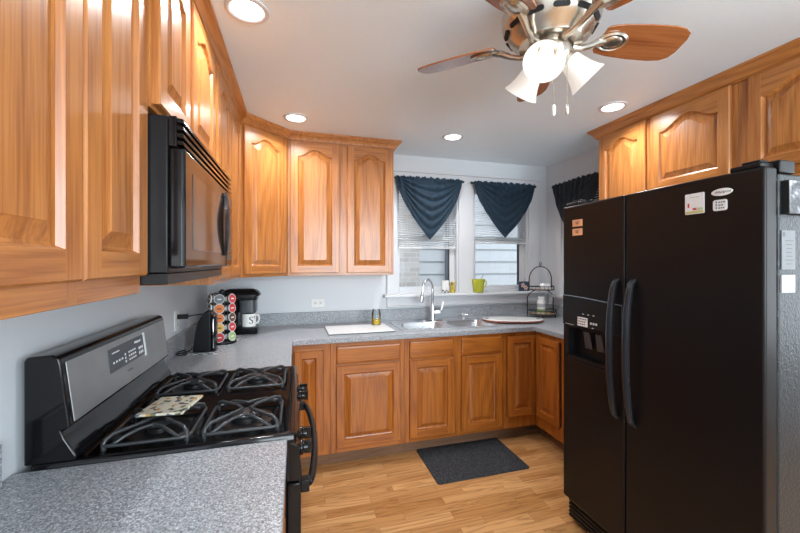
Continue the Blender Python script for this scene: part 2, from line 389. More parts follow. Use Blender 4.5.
def window(name, u0, u1, mp):
    """mp(u, v, w): u along the wall, v up, w out of the room"""
    root = bpy.data.objects.new(name, None); COL.objects.link(root); struct(root); root.empty_display_size = 0.05
    z0, z1 = WZ
    def bx(m, a, b, c, d, e, f):
        return m.plate([a, b], [c, d], lambda i, j: True, e, f, mp)
    m = M()    # jambs lining the opening
    bx(m, u0, u0+0.018, z0, z1, 0, 0.14); bx(m, u1-0.018, u1, z0, z1, 0, 0.14); bx(m, u0+0.018, u1-0.018, z1-0.018, z1, 0, 0.14); bx(m, u0+0.018, u1-0.018, z0, z0+0.012, 0, 0.14)
    m.build('window_jamb', WHITE, root, bevel=0.002)
    a, b = u0+0.018, u1-0.018; mid = (z0+z1)/2+0.02
    m = M(); bx(m, a, a+0.028, z0+0.012, mid, 0.045, 0.08); bx(m, b-0.052, b, z0+0.012, mid, 0.045, 0.08)
    bx(m, a+0.028, b-0.052, z0+0.012, z0+0.058, 0.045, 0.08); bx(m, a+0.028, b-0.052, mid-0.035, mid, 0.045, 0.08)
    m.build('lower_sash', WHITE, root, bevel=0.003)
    m = M(); bx(m, b-0.066, b-0.0525, z0+0.058, mid-0.035, 0.05, 0.07); m.build('track_gap_shade', DGREY, root)  # dark strip standing in for the shaded gap beside the stile
    m = M(); bx(m, a, a+0.03, mid-0.03, z1-0.018, 0.082, 0.11); bx(m, b-0.03, b, mid-0.03, z1-0.018, 0.082, 0.11)
    bx(m, a+0.03, b-0.03, mid-0.03, mid, 0.082, 0.11); bx(m, a+0.03, b-0.03, z1-0.05, z1-0.018, 0.082, 0.11)
    m.build('upper_sash', WHITE, root, bevel=0.003)
    m = M(); bx(m, a+0.028, b-0.066, z0+0.058, mid-0.035, 0.060, 0.063); m.build('pane', GLASS, root)
    m = M(); bx(m, a+0.03, b-0.03, mid, z1-0.05, 0.094, 0.097); m.build('pane', GLASS, root)
    m = M(); bx(m, (a+b)/2-0.03, (a+b)/2+0.03, mid, mid+0.015, 0.045, 0.075); m.build('sash_lock', WHITE, root, bevel=0.003)
    return root
mpB = lambda u, v, w_: (u, D+w_, v); mpR = lambda u, v, w_: (W+w_, u, v)
window('window_1', W1[0], W1[1], mpB); window('window_2', W2[0], W2[1], mpB); window('window_3', W3[0], W3[1], mpR)
# casings, stool and apron
m = M()
for a, b in ((W1[0]-0.085, W1[0]), (W1[1], W2[0]), (W2[1], W2[1]+0.12)): m.box(a, b, D-0.018, D, WZ[0], WZ[1])
m.box(W1[0]-0.085, W2[1]+0.12, D-0.018, D, WZ[1], WZ[1]+0.095); m.box(W1[0]-0.10, W2[1]+0.135, D-0.03, D, WZ[1]+0.095, WZ[1]+0.112)
struct(m.build('trim_1', WHITE, bevel=0.003))
m = M().box(W1[0]-0.12, 3.10, D-0.075, D+0.04, WZ[0]-0.026, WZ[0]); struct(m.build('trim_2', WHITE, bevel=0.006))
m = M().box(W1[0]-0.085, 3.07, D-0.016, D, WZ[0]-0.105, WZ[0]-0.026); m.box(W1[0]-0.085, 3.07, D-0.024, D, WZ[0]-0.118, WZ[0]-0.105); struct(m.build('trim_3', WHITE, bevel=0.003))
m = M().box(W-0.018, W, W3[0]-0.085, W3[0], WZ[0]-0.03, WZ[1]); m.box(W-0.018, W, W3[1], W3[1]+0.085, WZ[0]-0.03, WZ[1]); m.box(W-0.018, W, W3[0]-0.085, W3[1]+0.085, WZ[1], WZ[1]+0.095)
struct(m.build('trim_4', WHITE, bevel=0.003))
m = M().box(W-0.06, W+0.04, W3[0]-0.1, W3[1]+0.1, WZ[0]-0.056, WZ[0]-0.03); struct(m.build('trim_5', WHITE, bevel=0.004))

# outside: the neighbouring house
HY = 4.80
nh = thing('neighbour_house', (3.0, HY+0.1, -0.3), 'pale clapboard house with tan brick pier seen through the sink windows', 'house')
m = M(); k = 0; z = -0.3
while z < 4.2:
    m.loft([[(0.2, HY+0.02, z), (0.2, HY-0.004, z), (0.2, HY+0.014, z+0.175), (0.2, HY+0.03, z+0.175)], [(7.5, HY+0.02, z), (7.5, HY-0.004, z), (7.5, HY+0.014, z+0.175), (7.5, HY+0.03, z+0.175)]])
    z += 0.175
m.box(0.2, 7.5, HY+0.02, HY+0.2, -0.3, 4.2)
m.build('siding', SIDING, nh)
M().box(1.55, 2.185, 4.5, HY-0.006, -0.3, 4.3).build('brick_pier', BRICK, nh)
m = M().tube([(2.68, HY-0.05, -0.25), (2.68, HY-0.05, 4.0)], 0.035, 10); m.build('downpipe', DSPOUT, nh, smooth=True)
struct(M().box(-2, 10, D+0.16, 12, -0.5, -0.3).build('ground', GRASS))

# ------------------------------------------------------------------ cabinetry
def arch(s): return (0.5*(1+math.cos(PI*min(abs(s)/0.86, 1))))**0.75
def door_mesh(w_, h, rise, fr=0.055, mats=None):
    """front faces -y, back at y=0; origin lower left"""
    T = -0.020; n = 22
    m = M()
    m.loft([[(0, 0, 0), (w_, 0, 0), (w_, 0, h), (0, 0, h)], [(0, T+0.005, 0), (w_, T+0.005, 0), (w_, T+0.005, h), (0, T+0.005, h)],
            [(0.004, T, 0.004), (w_-0.004, T, 0.004), (w_-0.004, T, h-0.004), (0.004, T, h-0.004)]], True, False)
    e = 0.004
    x0, x1, z0 = fr, w_-fr, fr
    zt = h-fr-rise if rise else h-fr
    def top(x, d, X0, X1):
        s = (x-(X0+X1)/2)/((X1-X0)/2); return zt-d+(rise*arch(s) if rise else 0)
    def loop(d, y):
        X0, X1 = x0+d, x1-d
        pts = [(X0, y, z0+d), (X1, y, z0+d)]
        for k in range(n+1):
            x = X1+(X0-X1)*k/n; pts.append((x, y, top(x, d, X0, X1)))
        return pts
    L = [loop(0, T), loop(0.006, T+0.011), loop(0.012, T+0.0135), loop(0.040, T+0.004), loop(0.043, T+0.0015)]
    m.loft(L, False, True)
    V = m.vert
    # stiles
    m.face((V((e, T, e)), V((x0, T, e)), V((x0, T, h-e)), V((e, T, h-e)))); m.face((V((x1, T, e)), V((w_-e, T, e)), V((w_-e, T, h-e)), V((x1, T, h-e))))
    m.face((V((x0, T, e)), V((x1, T, e)), V((x1, T, z0)), V((x0, T, z0))), 1)
    for k in range(n):
        xa, xb = x0+(x1-x0)*k/n, x0+(x1-x0)*(k+1)/n
        m.face((V((xa, T, top(xa, 0, x0, x1))), V((xb, T, top(xb, 0, x0, x1))), V((xb, T, h-e)), V((xa, T, h-e))), 1)
    # dark joint lines between stiles and rails are left to the bevelled edges
    return m
def put_door(root, x, y, z, w_, h, rise, mats, name='door', fr=0.055, rz=0):
    me = door_mesh(w_, h, rise, fr)
    # consistent normals: build in local space
    o = me.build(name, mats, None, smooth=True, ang=25, local=True)
    o.parent = root; o.location = (x, y, z); o.rotation_euler = (0, 0, rz)
    return o
def put_drawer(root, x, y, z, w_, h, mats):
    m = M(); T = -0.020
    m.loft([[(0, 0, 0), (w_, 0, 0), (w_, 0, h), (0, 0, h)], [(0, T+0.009, 0), (w_, T+0.009, 0), (w_, T+0.009, h), (0, T+0.009, h)],
            [(0.014, T, 0.014), (w_-0.014, T, 0.014), (w_-0.014, T, h-0.014), (0.014, T, h-0.014)]])
    o = m.build('drawer_front', mats[1], None, bevel=0.002, local=True); o.parent = root; o.location = (x, y, z); return o
def cabinet(name, label, loc, rz, w_, h, depth, doors, drawers=(), mats=(OAKV, OAKH), toe=0.0, cat='cabinet', rise=0.05, stiles=None, fr=0.055, open_top=False, zoff=0.0):
    """local x along the front, -y out of the front; loc is the lower left front corner of the face frame"""
    root = thing(name, loc, label, cat, rz=rz)
    t = 0.017; F = 0.019
    z0 = toe
    m = M(); m.box(0, t, F, depth, z0, h); m.box(w_-t, w_, F, depth, z0, h); m.box(t, w_-t, F, depth, z0, z0+t); m.box(t, w_-t, depth-0.006, depth, z0+t, h-(0 if open_top else t))
    if not open_top: m.box(t, w_-t, F, depth, h-t, h)
    m.build('carcass', mats[0], root, local=True)
    us = {0, w_}; vs = {z0, h}
    op = [(a+0.012, b-0.012, c+0.02, d-0.012) for a, b, c, d in list(doors)+list(drawers)]
    for a, b, c, d in op: us |= {a, b}; vs |= {c, d}
    us, vs = sorted(us), sorted(vs)
    def filled(i, j):
        x, z = (us[i]+us[i+1])/2, (vs[j]+vs[j+1])/2
        return not any(a < x < b and c < z < d for a, b, c, d in op)
    def mf(i, j):
        x = (us[i]+us[i+1])/2; return 1 if any(a < x < b for a, b, c, d in op) else 0
    M().plate(us, vs, filled, 0, F, lambda u, v, w__: (u, w__, v), mf).build('face_frame', mats, root, local=True, bevel=0.0012, seg=1)
    for a, b, c, d in doors: put_door(root, a, 0, c, b-a, d-c, rise, mats, fr=fr)
    for a, b, c, d in drawers: put_drawer(root, a, 0, c, b-a, d-c, mats)
    if toe:
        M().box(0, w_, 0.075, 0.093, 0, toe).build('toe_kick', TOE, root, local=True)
    return root
R90 = PI/2
UM = (OAKV, OAKH); BM = (BOAKV, BOAKH)
ZT = 2.365
LX = 0.312     # face frame plane of the left wall cabinets
# left wall, nearest
cabinet('wall_cabinet', 'oak wall cabinet nearest the camera, upper left of the photo, with two tall doors', (0.29, 0.30, 1.358), R90, 0.80, ZT-1.358, 0.289,
        [(0.035, 0.497, 0.045, 0.985), (0.505, 0.795, 0.045, 0.985)])
cabinet('wall_cabinet', 'short oak cabinet with two doors directly above the black microwave', (LX, 1.101, 1.84), R90, 0.739, ZT-1.84, LX-0.001,
        [(0.012, 0.30, 0.012, 0.505), (0.335, 0.70, 0.012, 0.505)])
cabinet('wall_cabinet', 'tall oak wall cabinet between the microwave and the angled corner cabinet', (LX, 1.841, 1.335), R90, 0.782, ZT-1.335, LX-0.001,
        [(0.019, 0.349, 0.02, 1.01), (0.379, 0.709, 0.02, 1.01)])
# diagonal corner cabinet
ax, ay, bx_, by = LX, 2.624, 0.61, 2.909
ang = math.atan2(by-ay, bx_-ax); dl = math.hypot(bx_-ax, by-ay)
root = thing('corner_wall_cabinet', (ax, ay, 1.335), 'angled oak corner wall cabinet above the coffee maker with one arched door', 'cabinet', rz=ang)
inv = Matrix.Rotation(-ang, 4, 'Z')
def loc2(x, y, z): return inv @ Vector((x-ax, y-ay, z))
hh = ZT-1.335
n_ = Vector((math.sin(ang), -math.cos(ang), 0))*-0.019
pent = [(0.002, ay+0.001), (ax+n_.x, ay+0.001), (ax+n_.x, ay+n_.y), (bx_+n_.x, by+n_.y), (bx_-0.001, by+n_.y), (bx_-0.001, D-0.002), (0.002, D-0.002)]
M().loft([[loc2(x, y, 0) for x, y in pent], [loc2(x, y, hh) for x, y in pent]]).build('carcass', OAKV, root, local=True)
us, vs = [0.002, 0.04, dl-0.04, dl-0.002], [0, 0.04, hh-0.04, hh]
M().plate(us, vs, lambda i, j: not (i == 1 and j == 1), 0, 0.0185, lambda u, v, q: (u, q, v), lambda i, j: 1 if i == 1 else 0).build('face_frame', UM, root, local=True, bevel=0.0012, seg=1)
put_door(root, 0.028, 0, 0.02, dl-0.056, 0.99, 0.05, UM)
cabinet('wall_cabinet', 'oak wall cabinet with two arched doors left of the sink windows', (0.611, 2.909, 1.335), 0, 0.819, ZT-1.335, 0.323,
        [(0.017, 0.381, 0.02, 1.01), (0.441, 0.801, 0.02, 1.01)])
# right wall
RX = 2.822
cabinet('wall_cabinet', 'oak wall cabinet with one arched door nearest the side window, behind the refrigerator', (RX, 2.226, 1.335), -R90, 0.41, ZT-1.335, W-RX-0.001,
        [(0.02, 0.393, 0.02, 1.01)])
cabinet('wall_cabinet', 'oak cabinet over the middle of the refrigerator with one wide arched door', (RX, 1.815, 1.80), -R90, 0.49, ZT-1.80, W-RX-0.001,
        [(0.022, 0.463, 0.075, 0.545)], rise=0.06)
cabinet('wall_cabinet', 'oak cabinet over the refrigerator at the right edge of the photo', (RX, 1.324, 1.80), -R90, 0.58, ZT-1.80, W-RX-0.001,
        [(0.05, 0.50, 0.075, 0.545)], rise=0.06)
# crown moulding
CP = [(0, 2.366), (0.014, 2.350), (0.018, 2.358), (0.024, 2.362), (0.030, 2.374), (0.042, 2.386), (0.050, 2.392), (0.056, 2.397), (0.060, 2.400), (0.060, 2.4115), (0, 2.4115)]
CP = [(0.0, 2.345), (0.010, 2.345), (0.013, 2.352), (0.020, 2.356), (0.023, 2.366), (0.034, 2.382), (0.047, 2.391), (0.050, 2.397), (0.056, 2.400), (0.056, 2.4115), (0.0, 2.4115)]
def crown(name, path, label, side, mat):
    P = [Vector((x, y)) for x, y in path]; nn = []
    for a, b in zip(P, P[1:]):
        d = (b-a).normalized(); nn.append(Vector((d.y, -d.x))*side)
    loops = []
    for i, p in enumerate(P):
        if i == 0: o = nn[0]
        elif i == len(P)-1: o = nn[-1]
        else:
            o = (nn[i-1]+nn[i]); o = o/(o.dot(nn[i]))
        loops.append([(p.x+o.x*(q+0.0), p.y+o.y*(q+0.0), z) for q, z in CP])
    m = M().loft(loops); o = m.build(name, mat, smooth=True, ang=20); return tag(o, label, 'crown moulding')
g = 0.0005
crown('crown_moulding', [(LX+g, 0.30), (LX+g, 2.624), (0.61, 2.909-g), (1.43+g, 2.909-g), (1.43+g, D-0.001)], 'oak crown moulding along the ceiling over the left and sink side cabinets', 1, OAKY)
crown('crown_moulding', [(W-0.001, 2.226+g), (RX-g, 2.226+g), (RX-g, 0.744)], 'oak crown moulding along the ceiling over the cabinets above the refrigerator', 1, OAKY)

# base cabinets, sink wall
BY = 2.611; BD_ = D-BY-0.001; BH = 0.875
cabinet('base_cabinet', 'narrow oak base cabinet in the left corner beside the range', (0.648, BY, 0), 0, 0.252, BH, BD_, [(0.012, 0.206, 0.146, 0.832)], mats=BM, toe=0.105, rise=0, fr=0.05)
cabinet('base_cabinet', 'oak base cabinet left of the sink with one wide door and a drawer', (0.901, BY, 0), 0, 0.536, BH, BD_, [(0.038, 0.502, 0.140, 0.713)], [(0.038, 0.502, 0.727, 0.849)], mats=BM, toe=0.105, rise=0)
cabinet('sink_base_cabinet', 'oak sink base cabinet with two doors and two false drawer fronts', (1.438, BY, 0), 0, 0.820, BH, BD_, [(0.034, 0.390, 0.140, 0.713), (0.450, 0.798, 0.140, 0.713)], [(0.034, 0.388, 0.727, 0.855), (0.450, 0.798, 0.727, 0.855)], mats=BM, toe=0.105, rise=0, open_top=True)
# corner base cabinet with the bi-fold door
RBX = 2.556
root = thing('corner_base_cabinet', (2.259, BY, 0), 'oak corner base cabinet with two folding doors between sink and refrigerator', 'cabinet')
m = M(); m.box(2.259, 2.276, BY+0.019, D-0.001, 0.105, BH); m.box(2.276, W-0.001, D-0.018, D-0.001, 0.105, BH); m.box(W-0.018, W-0.001, 1.76, D-0.018, 0.105, BH)
m.box(RBX+0.019, W-0.018, 1.76, 1.777, 0.105, BH); m.box(2.276, W-0.018, BY+0.019, D-0.018, 0.105, 0.122); m.box(RBX+0.019, W-0.018, 1.777, BY+0.019, 0.105, 0.122)
m.build('carcass', BOAKV, root)
m = M().plate([2.259, 2.285, RBX], [0.105, 0.21, 0.835, BH], lambda i, j: not (i == 1 and j == 1), 0, 0.019, mapXZ(BY))
m.plate([1.76, 2.30, BY], [0.105, 0.21, 0.835, BH], lambda i, j: not (i == 1 and j == 1), 0, 0.019, lambda u, v, q: (RBX+q, u, v)); m.build('face_frame', BM, root)
put_door(root, 0.028, 0, 0.2, 0.266, 0.64, 0, BM, fr=0.05)
put_door(root, RBX-2.259, -0.03, 0.2, 0.268, 0.64, 0, BM, fr=0.05, rz=-R90)
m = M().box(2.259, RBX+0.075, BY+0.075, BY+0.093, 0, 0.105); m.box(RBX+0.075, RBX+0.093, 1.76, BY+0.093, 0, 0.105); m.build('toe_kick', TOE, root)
# left run base cabinets
cabinet('base_cabinet', 'oak base cabinet under the near counter left of the camera', (0.625, 0.205, 0), R90, 0.945, BH, 0.62, [(0.04, 0.46, 0.14, 0.713), (0.485, 0.905, 0.14, 0.713)], [(0.04, 0.46, 0.727, 0.849), (0.485, 0.905, 0.727, 0.849)], mats=BM, toe=0.105, rise=0)
cabinet('base_cabinet', 'oak base cabinet between the range and the left corner', (0.625, 1.925, 0), R90, 0.66, BH, 0.62, [(0.05, 0.60, 0.14, 0.713)], [(0.05, 0.60, 0.727, 0.849)], mats=BM, toe=0.105, rise=0)

# ------------------------------------------------------------------ worktops
CB = 0.876
mapXY = lambda u, v, q: (u, v, q)
wt = thing('worktop', (1.5, 2.9, CB), 'speckled grey laminate worktop running around the sink wall', 'worktop')
xs = [0.001, 0.648, 1.478, 2.272, 2.531, W-0.001]; ys = [1.755, 1.918, 2.586, 2.70, 3.095, D-0.001]
def wf(i, j):
    x, y = (xs[i]+xs[i+1])/2, (ys[j]+ys[j+1])/2
    if 1.478 < x < 2.272 and 2.70 < y < 3.095: return False
    if y > 2.586: return True
    if x < 0.648: return y > 1.918
    return x > 2.531
M().plate(xs, ys, wf, CB, CT, mapXY).build('worktop_slab', COUNTER, wt, bevel=0.004)
m = M(); m.box(0.001, 0.021, 1.918, D-0.021, CT, 1.016); m.box(0.001, W-0.001, D-0.021, D-0.001, CT, 1.016); m.box(W-0.021, W-0.001, 1.755, D-0.021, CT, 1.016)
m.build('backsplash', COUNTER, wt, bevel=0.003)
wt = thing('worktop', (0.3, 0.7, CB), 'speckled grey laminate worktop in the foreground beside the range', 'worktop')
M().box(0.001, 0.648, 0.20, 1.150, CB, CT).build('worktop_slab', COUNTER, wt, bevel=0.004)
M().box(0.001, 0.021, 0.20, 1.085, CT, 1.016).build('backsplash', COUNTER, wt, bevel=0.003)

# ------------------------------------------------------------------ gas range
Y0, Y1 = 1.154, 1.914; YM = (Y0+Y1)/2
st = thing('gas_range', (0.35, YM, 0), 'black gas range with stainless control panel and four open burner grates', 'stove')
M().box(0.03, 0.645, Y0, Y1, 0.09, 0.895).build('body', SATIN, st, bevel=0.004)
for x in (0.08, 0.6):
    for y in (Y0+0.06, Y1-0.06): M().lathe([(0.02, 0), (0.02, 0.09)], (x, y, 0), 12, cap0=True, cap1=True).build('foot', BLACK, st)
# cooktop with shallow well
m = M(); N5 = 5
m.loft([rrect(0.03, 0.675, Y0-0.001, Y1+0.001, 0.012, 0.896), rrect(0.03, 0.675, Y0-0.001, Y1+0.001, 0.012, 0.921), rrect(0.034, 0.671, Y0+0.003, Y1-0.003, 0.012, 0.925),
        rrect(0.125, 0.655, Y0+0.018, Y1-0.018, 0.02, 0.925), rrect(0.132, 0.648, Y0+0.026, Y1-0.026, 0.02, 0.917)])
m.build('cooktop', BLACK, st, smooth=True, ang=50)
# backguard
prof = [(0.02, 0.925), (0.02, 1.188), (0.026, 1.197), (0.078, 1.200), (0.092, 1.192), (0.096, 1.178), (0.116, 1.012), (0.096, 1.004), (0.104, 0.985), (0.128, 0.940), (0.128, 0.925)]
m = M().loft([[(x, Y0, z) for x, z in prof], [(x, Y1, z) for x, z in prof]]); m.build('backguard', BLACK, st, bevel=0.004)
fx = lambda z: 0.096+(1.178-z)/(1.178-1.012)*0.020
def facep(ya, yb, za, zb, d0, d1, rounded=0.0):
    L0 = [(fx(z)+d0, y, z) for y, z in ((ya, za), (yb, za), (yb, zb), (ya, zb))]; L1 = [(fx(z)+d1, y, z) for y, z in ((ya, za), (yb, za), (yb, zb), (ya, zb))]
    return M().loft([L0, L1])
facep(Y0+0.018, Y1-0.014, 1.020, 1.178, 0.0, 0.003).build('steel_panel', STOVEST, st, bevel=0.0015)['label'] = 'brushed steel control panel'
dp = facep(1.385, 1.662, 1.083, 1.158, 0.003, 0.005).build('display', DGREY, st, bevel=0.001)
m = M()
m2 = facep(1.655, 1.668, 1.076, 1.164, 0.0035, 0.0068); m2.build('display_edge', LCD, st)
def fbox(ya, yb, za, zb, nm='marking', mt=LCD): return facep(ya, yb, za, zb, 0.005, 0.0056)
m = M()
def addp(ya, yb, za, zb): facep(ya, yb, za, zb, 0.0048, 0.0057).build('display_marking', LCD, st)
addp(1.405, 1.455, 1.140, 1.144)
for k in range(4): addp(1.405+0.02*k, 1.414+0.02*k, 1.108, 1.114); 
for k in range(3): addp(1.490, 1.498, 1.092+0.012*k, 1.099+0.012*k)
for k in range(4):
    for j in range(3): addp(1.520+0.016*k, 1.529+0.016*k, 1.092+0.013*j, 1.098+0.013*j)
for k in range(3):
    for j in range(2): addp(1.605+0.014*k, 1.613+0.014*k, 1.094+0.017*j, 1.104+0.017*j)
# text basis for panels facing +X : text x -> +Y, text y -> +Z, text z -> +X
def basisX(x, y, z, sgn=1):   # sgn=1 faces +X (reads along +Y); -1 faces -X (reads along -Y)
    return Matrix(((0, 0, sgn, x), (sgn, 0, 0, y), (0, 1, 0, z), (0, 0, 0, 1)))
text_mesh('Whirlpool', 0.013, basisX(fx(1.142)+0.0052, 1.60, 1.142), 'lettering', LCD, st, shear=0.2)
text_mesh('AccuBake', 0.010, basisX(fx(1.06)+0.0032, 1.52, 1.060), 'lettering', INK, st, shear=0.2)
# front manifold and knobs
prof = [(0.645, 0.78), (0.645, 0.896), (0.668, 0.896), (0.682, 0.880), (0.690, 0.80), (0.690, 0.78)]
M().loft([[(x, Y0+0.002, z) for x, z in prof], [(x, Y1-0.002, z) for x, z in prof]]).build('manifold_panel', BLACK, st, bevel=0.003)
for y in (1.245, 1.345, 1.725, 1.825):
    m = M(); mx = Matrix.Rotation(PI/2, 4, 'Y'); m.lathe([(0.024, 0), (0.024, 0.006), (0.019, 0.010), (0.018, 0.022), (0.015, 0.025)], (0.687, y, 0.838), 20, mx, cap0=True, cap1=True)
    m.box(0.700, 0.724, y-0.006, y+0.006, 0.818, 0.858)
    m.build('knob', BLACK, st, bevel=0.001)
# oven door, handle, drawer
dr = M().box(0.646, 0.688, Y0+0.004, Y1-0.004, 0.29, 0.773).build('oven_door', BLACK, st, bevel=0.006)
M().box(0.688, 0.6895, Y0+0.12, Y1-0.12, 0.40, 0.66).build('oven_window', DGREY, dr, bevel=0.0005)
m = M(); pts = []
for k in range(25):
    s = k/24; y = Y0+0.05+(Y1-Y0-0.10)*s; pts.append((0.712+0.030*math.sin(PI*s)**0.6, y, 0.742))
m.tube(pts, 0.012, 10)
for y in (Y0+0.05, Y1-0.05): m.box(0.688, 0.714, y-0.016, y+0.016, 0.722, 0.760)
m.build('handle', SATIN, dr, bevel=0.003)
M().box(0.646, 0.684, Y0+0.004, Y1-0.004, 0.10, 0.282).build('storage_drawer', BLACK, st, bevel=0.006)
# burners and grates
BC = [(0.515, 1.325), (0.265, 1.325), (0.515, 1.735), (0.265, 1.735)]
for i, (x, y) in enumerate(BC):
    r = 0.040 if i % 2 == 0 else 0.034
    b = M().lathe([(0.085, 0.9175), (0.075, 0.919), (0.05, 0.9172)], (x, y, 0), 28, cap0=True, cap1=True).lathe([(r+0.008, 0.9175), (r+0.006, 0.930), (r-0.004, 0.934)], (x, y, 0), 28, cap0=True, cap1=True).build('burner', SATIN, st, smooth=True)
    M().lathe([(r, 0.9345), (r+0.001, 0.939), (r-0.006, 0.943)], (x, y, 0), 28, cap0=True, cap1=True).build('burner_cap', IRON, b, smooth=True)
def grate(x, y):
    m = M(); a, b = 0.110, 0.118; r = 0.0055; zb, zt = 0.926, 0.952
    m.tube([(px+x, py+y, zb+0.004) for px, py, _ in rrect(-a, a, -b, b, 0.025, 0)], r*0.9, 6, closed=True)
    c = 0.048
    oc = []
    # four bent arms rising from the corners to the open centre
    for sx in (-1, 1):
        for sy in (-1, 1):
            m.tube([(x+sx*(a-0.006), y+sy*(b-0.006), zb), (x+sx*(a-0.010), y+sy*(b-0.012), zt-0.008), (x+sx*(a-0.022), y+sy*(b-0.028), zt), (x+sx*0.030, y+sy*0.030, zt+0.003)], r, 8)
    # the wire loops joining the arms front and back
    for s in (-1, 1):
        m.tube([(x+s*0.030, y-0.030, zt+0.002), (x+s*0.012, y, zt+0.002), (x+s*0.030, y+0.030, zt+0.002)], r*0.9, 8)
        m.tube([(x-0.085, y+s*(b-0.006), zb+0.002), (x-0.055, y+s*(b-0.018), zt-0.006), (x-0.030, y+s*0.075, zt), (x, y+s*0.052, zt+0.001), (x+0.030, y+s*0.075, zt), (x+0.055, y+s*(b-0.018), zt-0.006), (x+0.085, y+s*(b-0.006), zb+0.002)], r*0.9, 8)
    for sx in (-1, 1):
        for sy in (-1, 1): m.lathe([(0.007, 0.917), (0.006, zb+0.004)], (x+sx*(a-0.008), y+sy*(b-0.008), 0), 8, cap0=True, cap1=True)
    m.build('grate', IRON, st, smooth=True, ang=60)
for x, y in BC: grate(x, y)

# patterned tile resting on the grates
o = M().loft([[(0.200, 1.315, 0.962), (0.335, 1.300, 0.962), (0.360, 1.452, 0.962), (0.225, 1.466, 0.962)], [(0.200, 1.315, 0.970), (0.335, 1.300, 0.970), (0.360, 1.452, 0.970), (0.225, 1.466, 0.970)]]).build('trivet_tile', TILE, bevel=0.002)
tag(o, 'square cream tile with floral pattern lying on the stove grates', 'trivet')

# ------------------------------------------------------------------ microwave
MY0, MY1, MZ0, MZ1, MX = 1.102, 1.838, 1.408, 1.822, 0.392
mw = thing('microwave', (0.2, (MY0+MY1)/2, MZ0), 'glossy black microwave mounted above the range under the wall cabinet', 'microwave')
M().box(0.002, 0.352, MY0, MY1, MZ0, MZ1).build('body', SATIN, mw, bevel=0.004)
# front fascia: door below, slatted vent above
M().box(0.3525, MX, MY0, MY1-0.145, MZ0+0.012, MZ1-0.082).build('door', BLACK, mw, bevel=0.008)
M().box(0.3525, MX, MY1-0.142, MY1, MZ0+0.012, MZ1-0.082).build('control_panel', BLACK, mw, bevel=0.008)
m = M().box(0.3525, 0.372, MY0, MY1, MZ1-0.080, MZ1)
for k in range(4):
    z = MZ1-0.075+0.0195*k; m.loft([[(0.372, y, z), (MX-0.002, y, z-0.002), (MX-0.004, y, z+0.010), (0.372, y, z+0.012)] for y in (MY0, MY1)])
m.build('vent_grille', BLACK, mw, bevel=0.002)
M().box(MX-0.001, MX+0.0015, MY0+0.075, MY1-0.22, MZ0+0.065, MZ1-0.135).build('door_window', plain('microwave_glass', (0.02, 0.02, 0.022), 0.06), mw, bevel=0.001)
M().box(MX-0.001, MX+0.001, MY1-0.125, MY1-0.02, MZ1-0.15, MZ1-0.105).build('clock_display', DGREY, mw, bevel=0.001)
m = M()
for j in range(6):
    for k in range(3): m.box(MX-0.001, MX+0.0012, MY1-0.125+0.036*k, MY1-0.095+0.036*k, MZ0+0.04+0.033*j, MZ0+0.063+0.033*j)
m.build('keypad', DGREY, mw)
# bowed handle, widened to a lens to take in its dark reflection
loops = []
for k in range(19):
    s = k/18; z = MZ0+0.055+s*0.255; wv = 0.004+0.060*math.sin(PI*s); d = MX+0.003+0.016*math.sin(PI*s)**0.8; yc = MY1-0.185
    loops.append([(d-0.006, yc-wv, z), (d+0.004, yc-wv*0.6, z), (d+0.006, yc, z), (d+0.004, yc+wv*0.6, z), (d-0.006, yc+wv, z), (d-0.009, yc, z)])
M().loft(loops).build('handle', BLUEGREY, mw, smooth=True, ang=60)
M().box(0.04, 0.350, MY0+0.004, MY1-0.001, MZ0-0.030, MZ0-0.001).build('underside_vent', SATIN, mw, bevel=0.002)

# ------------------------------------------------------------------ refrigerator
FX, FY0, FY1, FZ = 2.095, 0.802, 1.727, 1.742; SP = 1.322
fr = thing('refrigerator', (2.5, 1.26, 0), 'black side-by-side refrigerator with ice and water dispenser and magnets', 'refrigerator')
M().box(2.165, 2.93, FY0+0.004, FY1-0.004, 0.03, 1.725).build('body', FSIDE, fr, bevel=0.006)
M().box(2.155, 2.165, FY0+0.012, FY1-0.012, 0.16, 1.72).build('door_gasket', plain('gasket_grey', (0.02, 0.02, 0.02), 0.5), fr)
rd = M().box(FX, 2.155, FY0, SP-0.003, 0.15, FZ).build('refrigerator_door', FRIDGE, fr, bevel=0.009, seg=4)
us = [SP+0.003, 1.425, 1.690, FY1]; vs = [0.15, 0.920, 1.092, FZ]
fd = M().plate(us, vs, lambda i, j: not (i == 1 and j == 1), 0, 0.060, lambda u, v, q: (FX+q, u, v)).build('freezer_door', FRIDGE, fr, bevel=0.010, seg=3, ang=60)
m = M(); m.box(2.150, 2.154, 1.425, 1.690, 0.92, 1.092); m.box(FX+0.004, 2.150, 1.425, 1.428, 0.92, 1.092); m.box(FX+0.004, 2.150, 1.687, 1.690, 0.92, 1.092); m.box(FX+0.004, 2.150, 1.428, 1.687, 0.920, 0.924); m.box(FX+0.004, 2.150, 1.428, 1.687, 1.088, 1.092)
m.build('dispenser_recess', SATIN, fd)
for y in (1.50, 1.58):
    m = M(); m.loft([[(FX+0.020, y-0.018, 1.075), (FX+0.020, y+0.018, 1.075), (FX+0.028, y+0.018, 1.075), (FX+0.028, y-0.018, 1.075)],
                     [(FX+0.038, y-0.024, 0.985), (FX+0.038, y+0.024, 0.985), (FX+0.046, y+0.024, 0.985), (FX+0.046, y-0.024, 0.985)]])
    m.build('dispenser_paddle', DGREY, fd, bevel=0.004)
m = M(); m.loft([rrect(FX-0.003, FX+0.05, 1.428, 1.687, 0.004, 0.9245), rrect(FX-0.003, FX+0.05, 1.428, 1.687, 0.004, 0.936)])
for k in range(16): m.box(FX+0.004, FX+0.045, 1.44+0.015*k, 1.445+0.015*k, 0.936, 0.940)
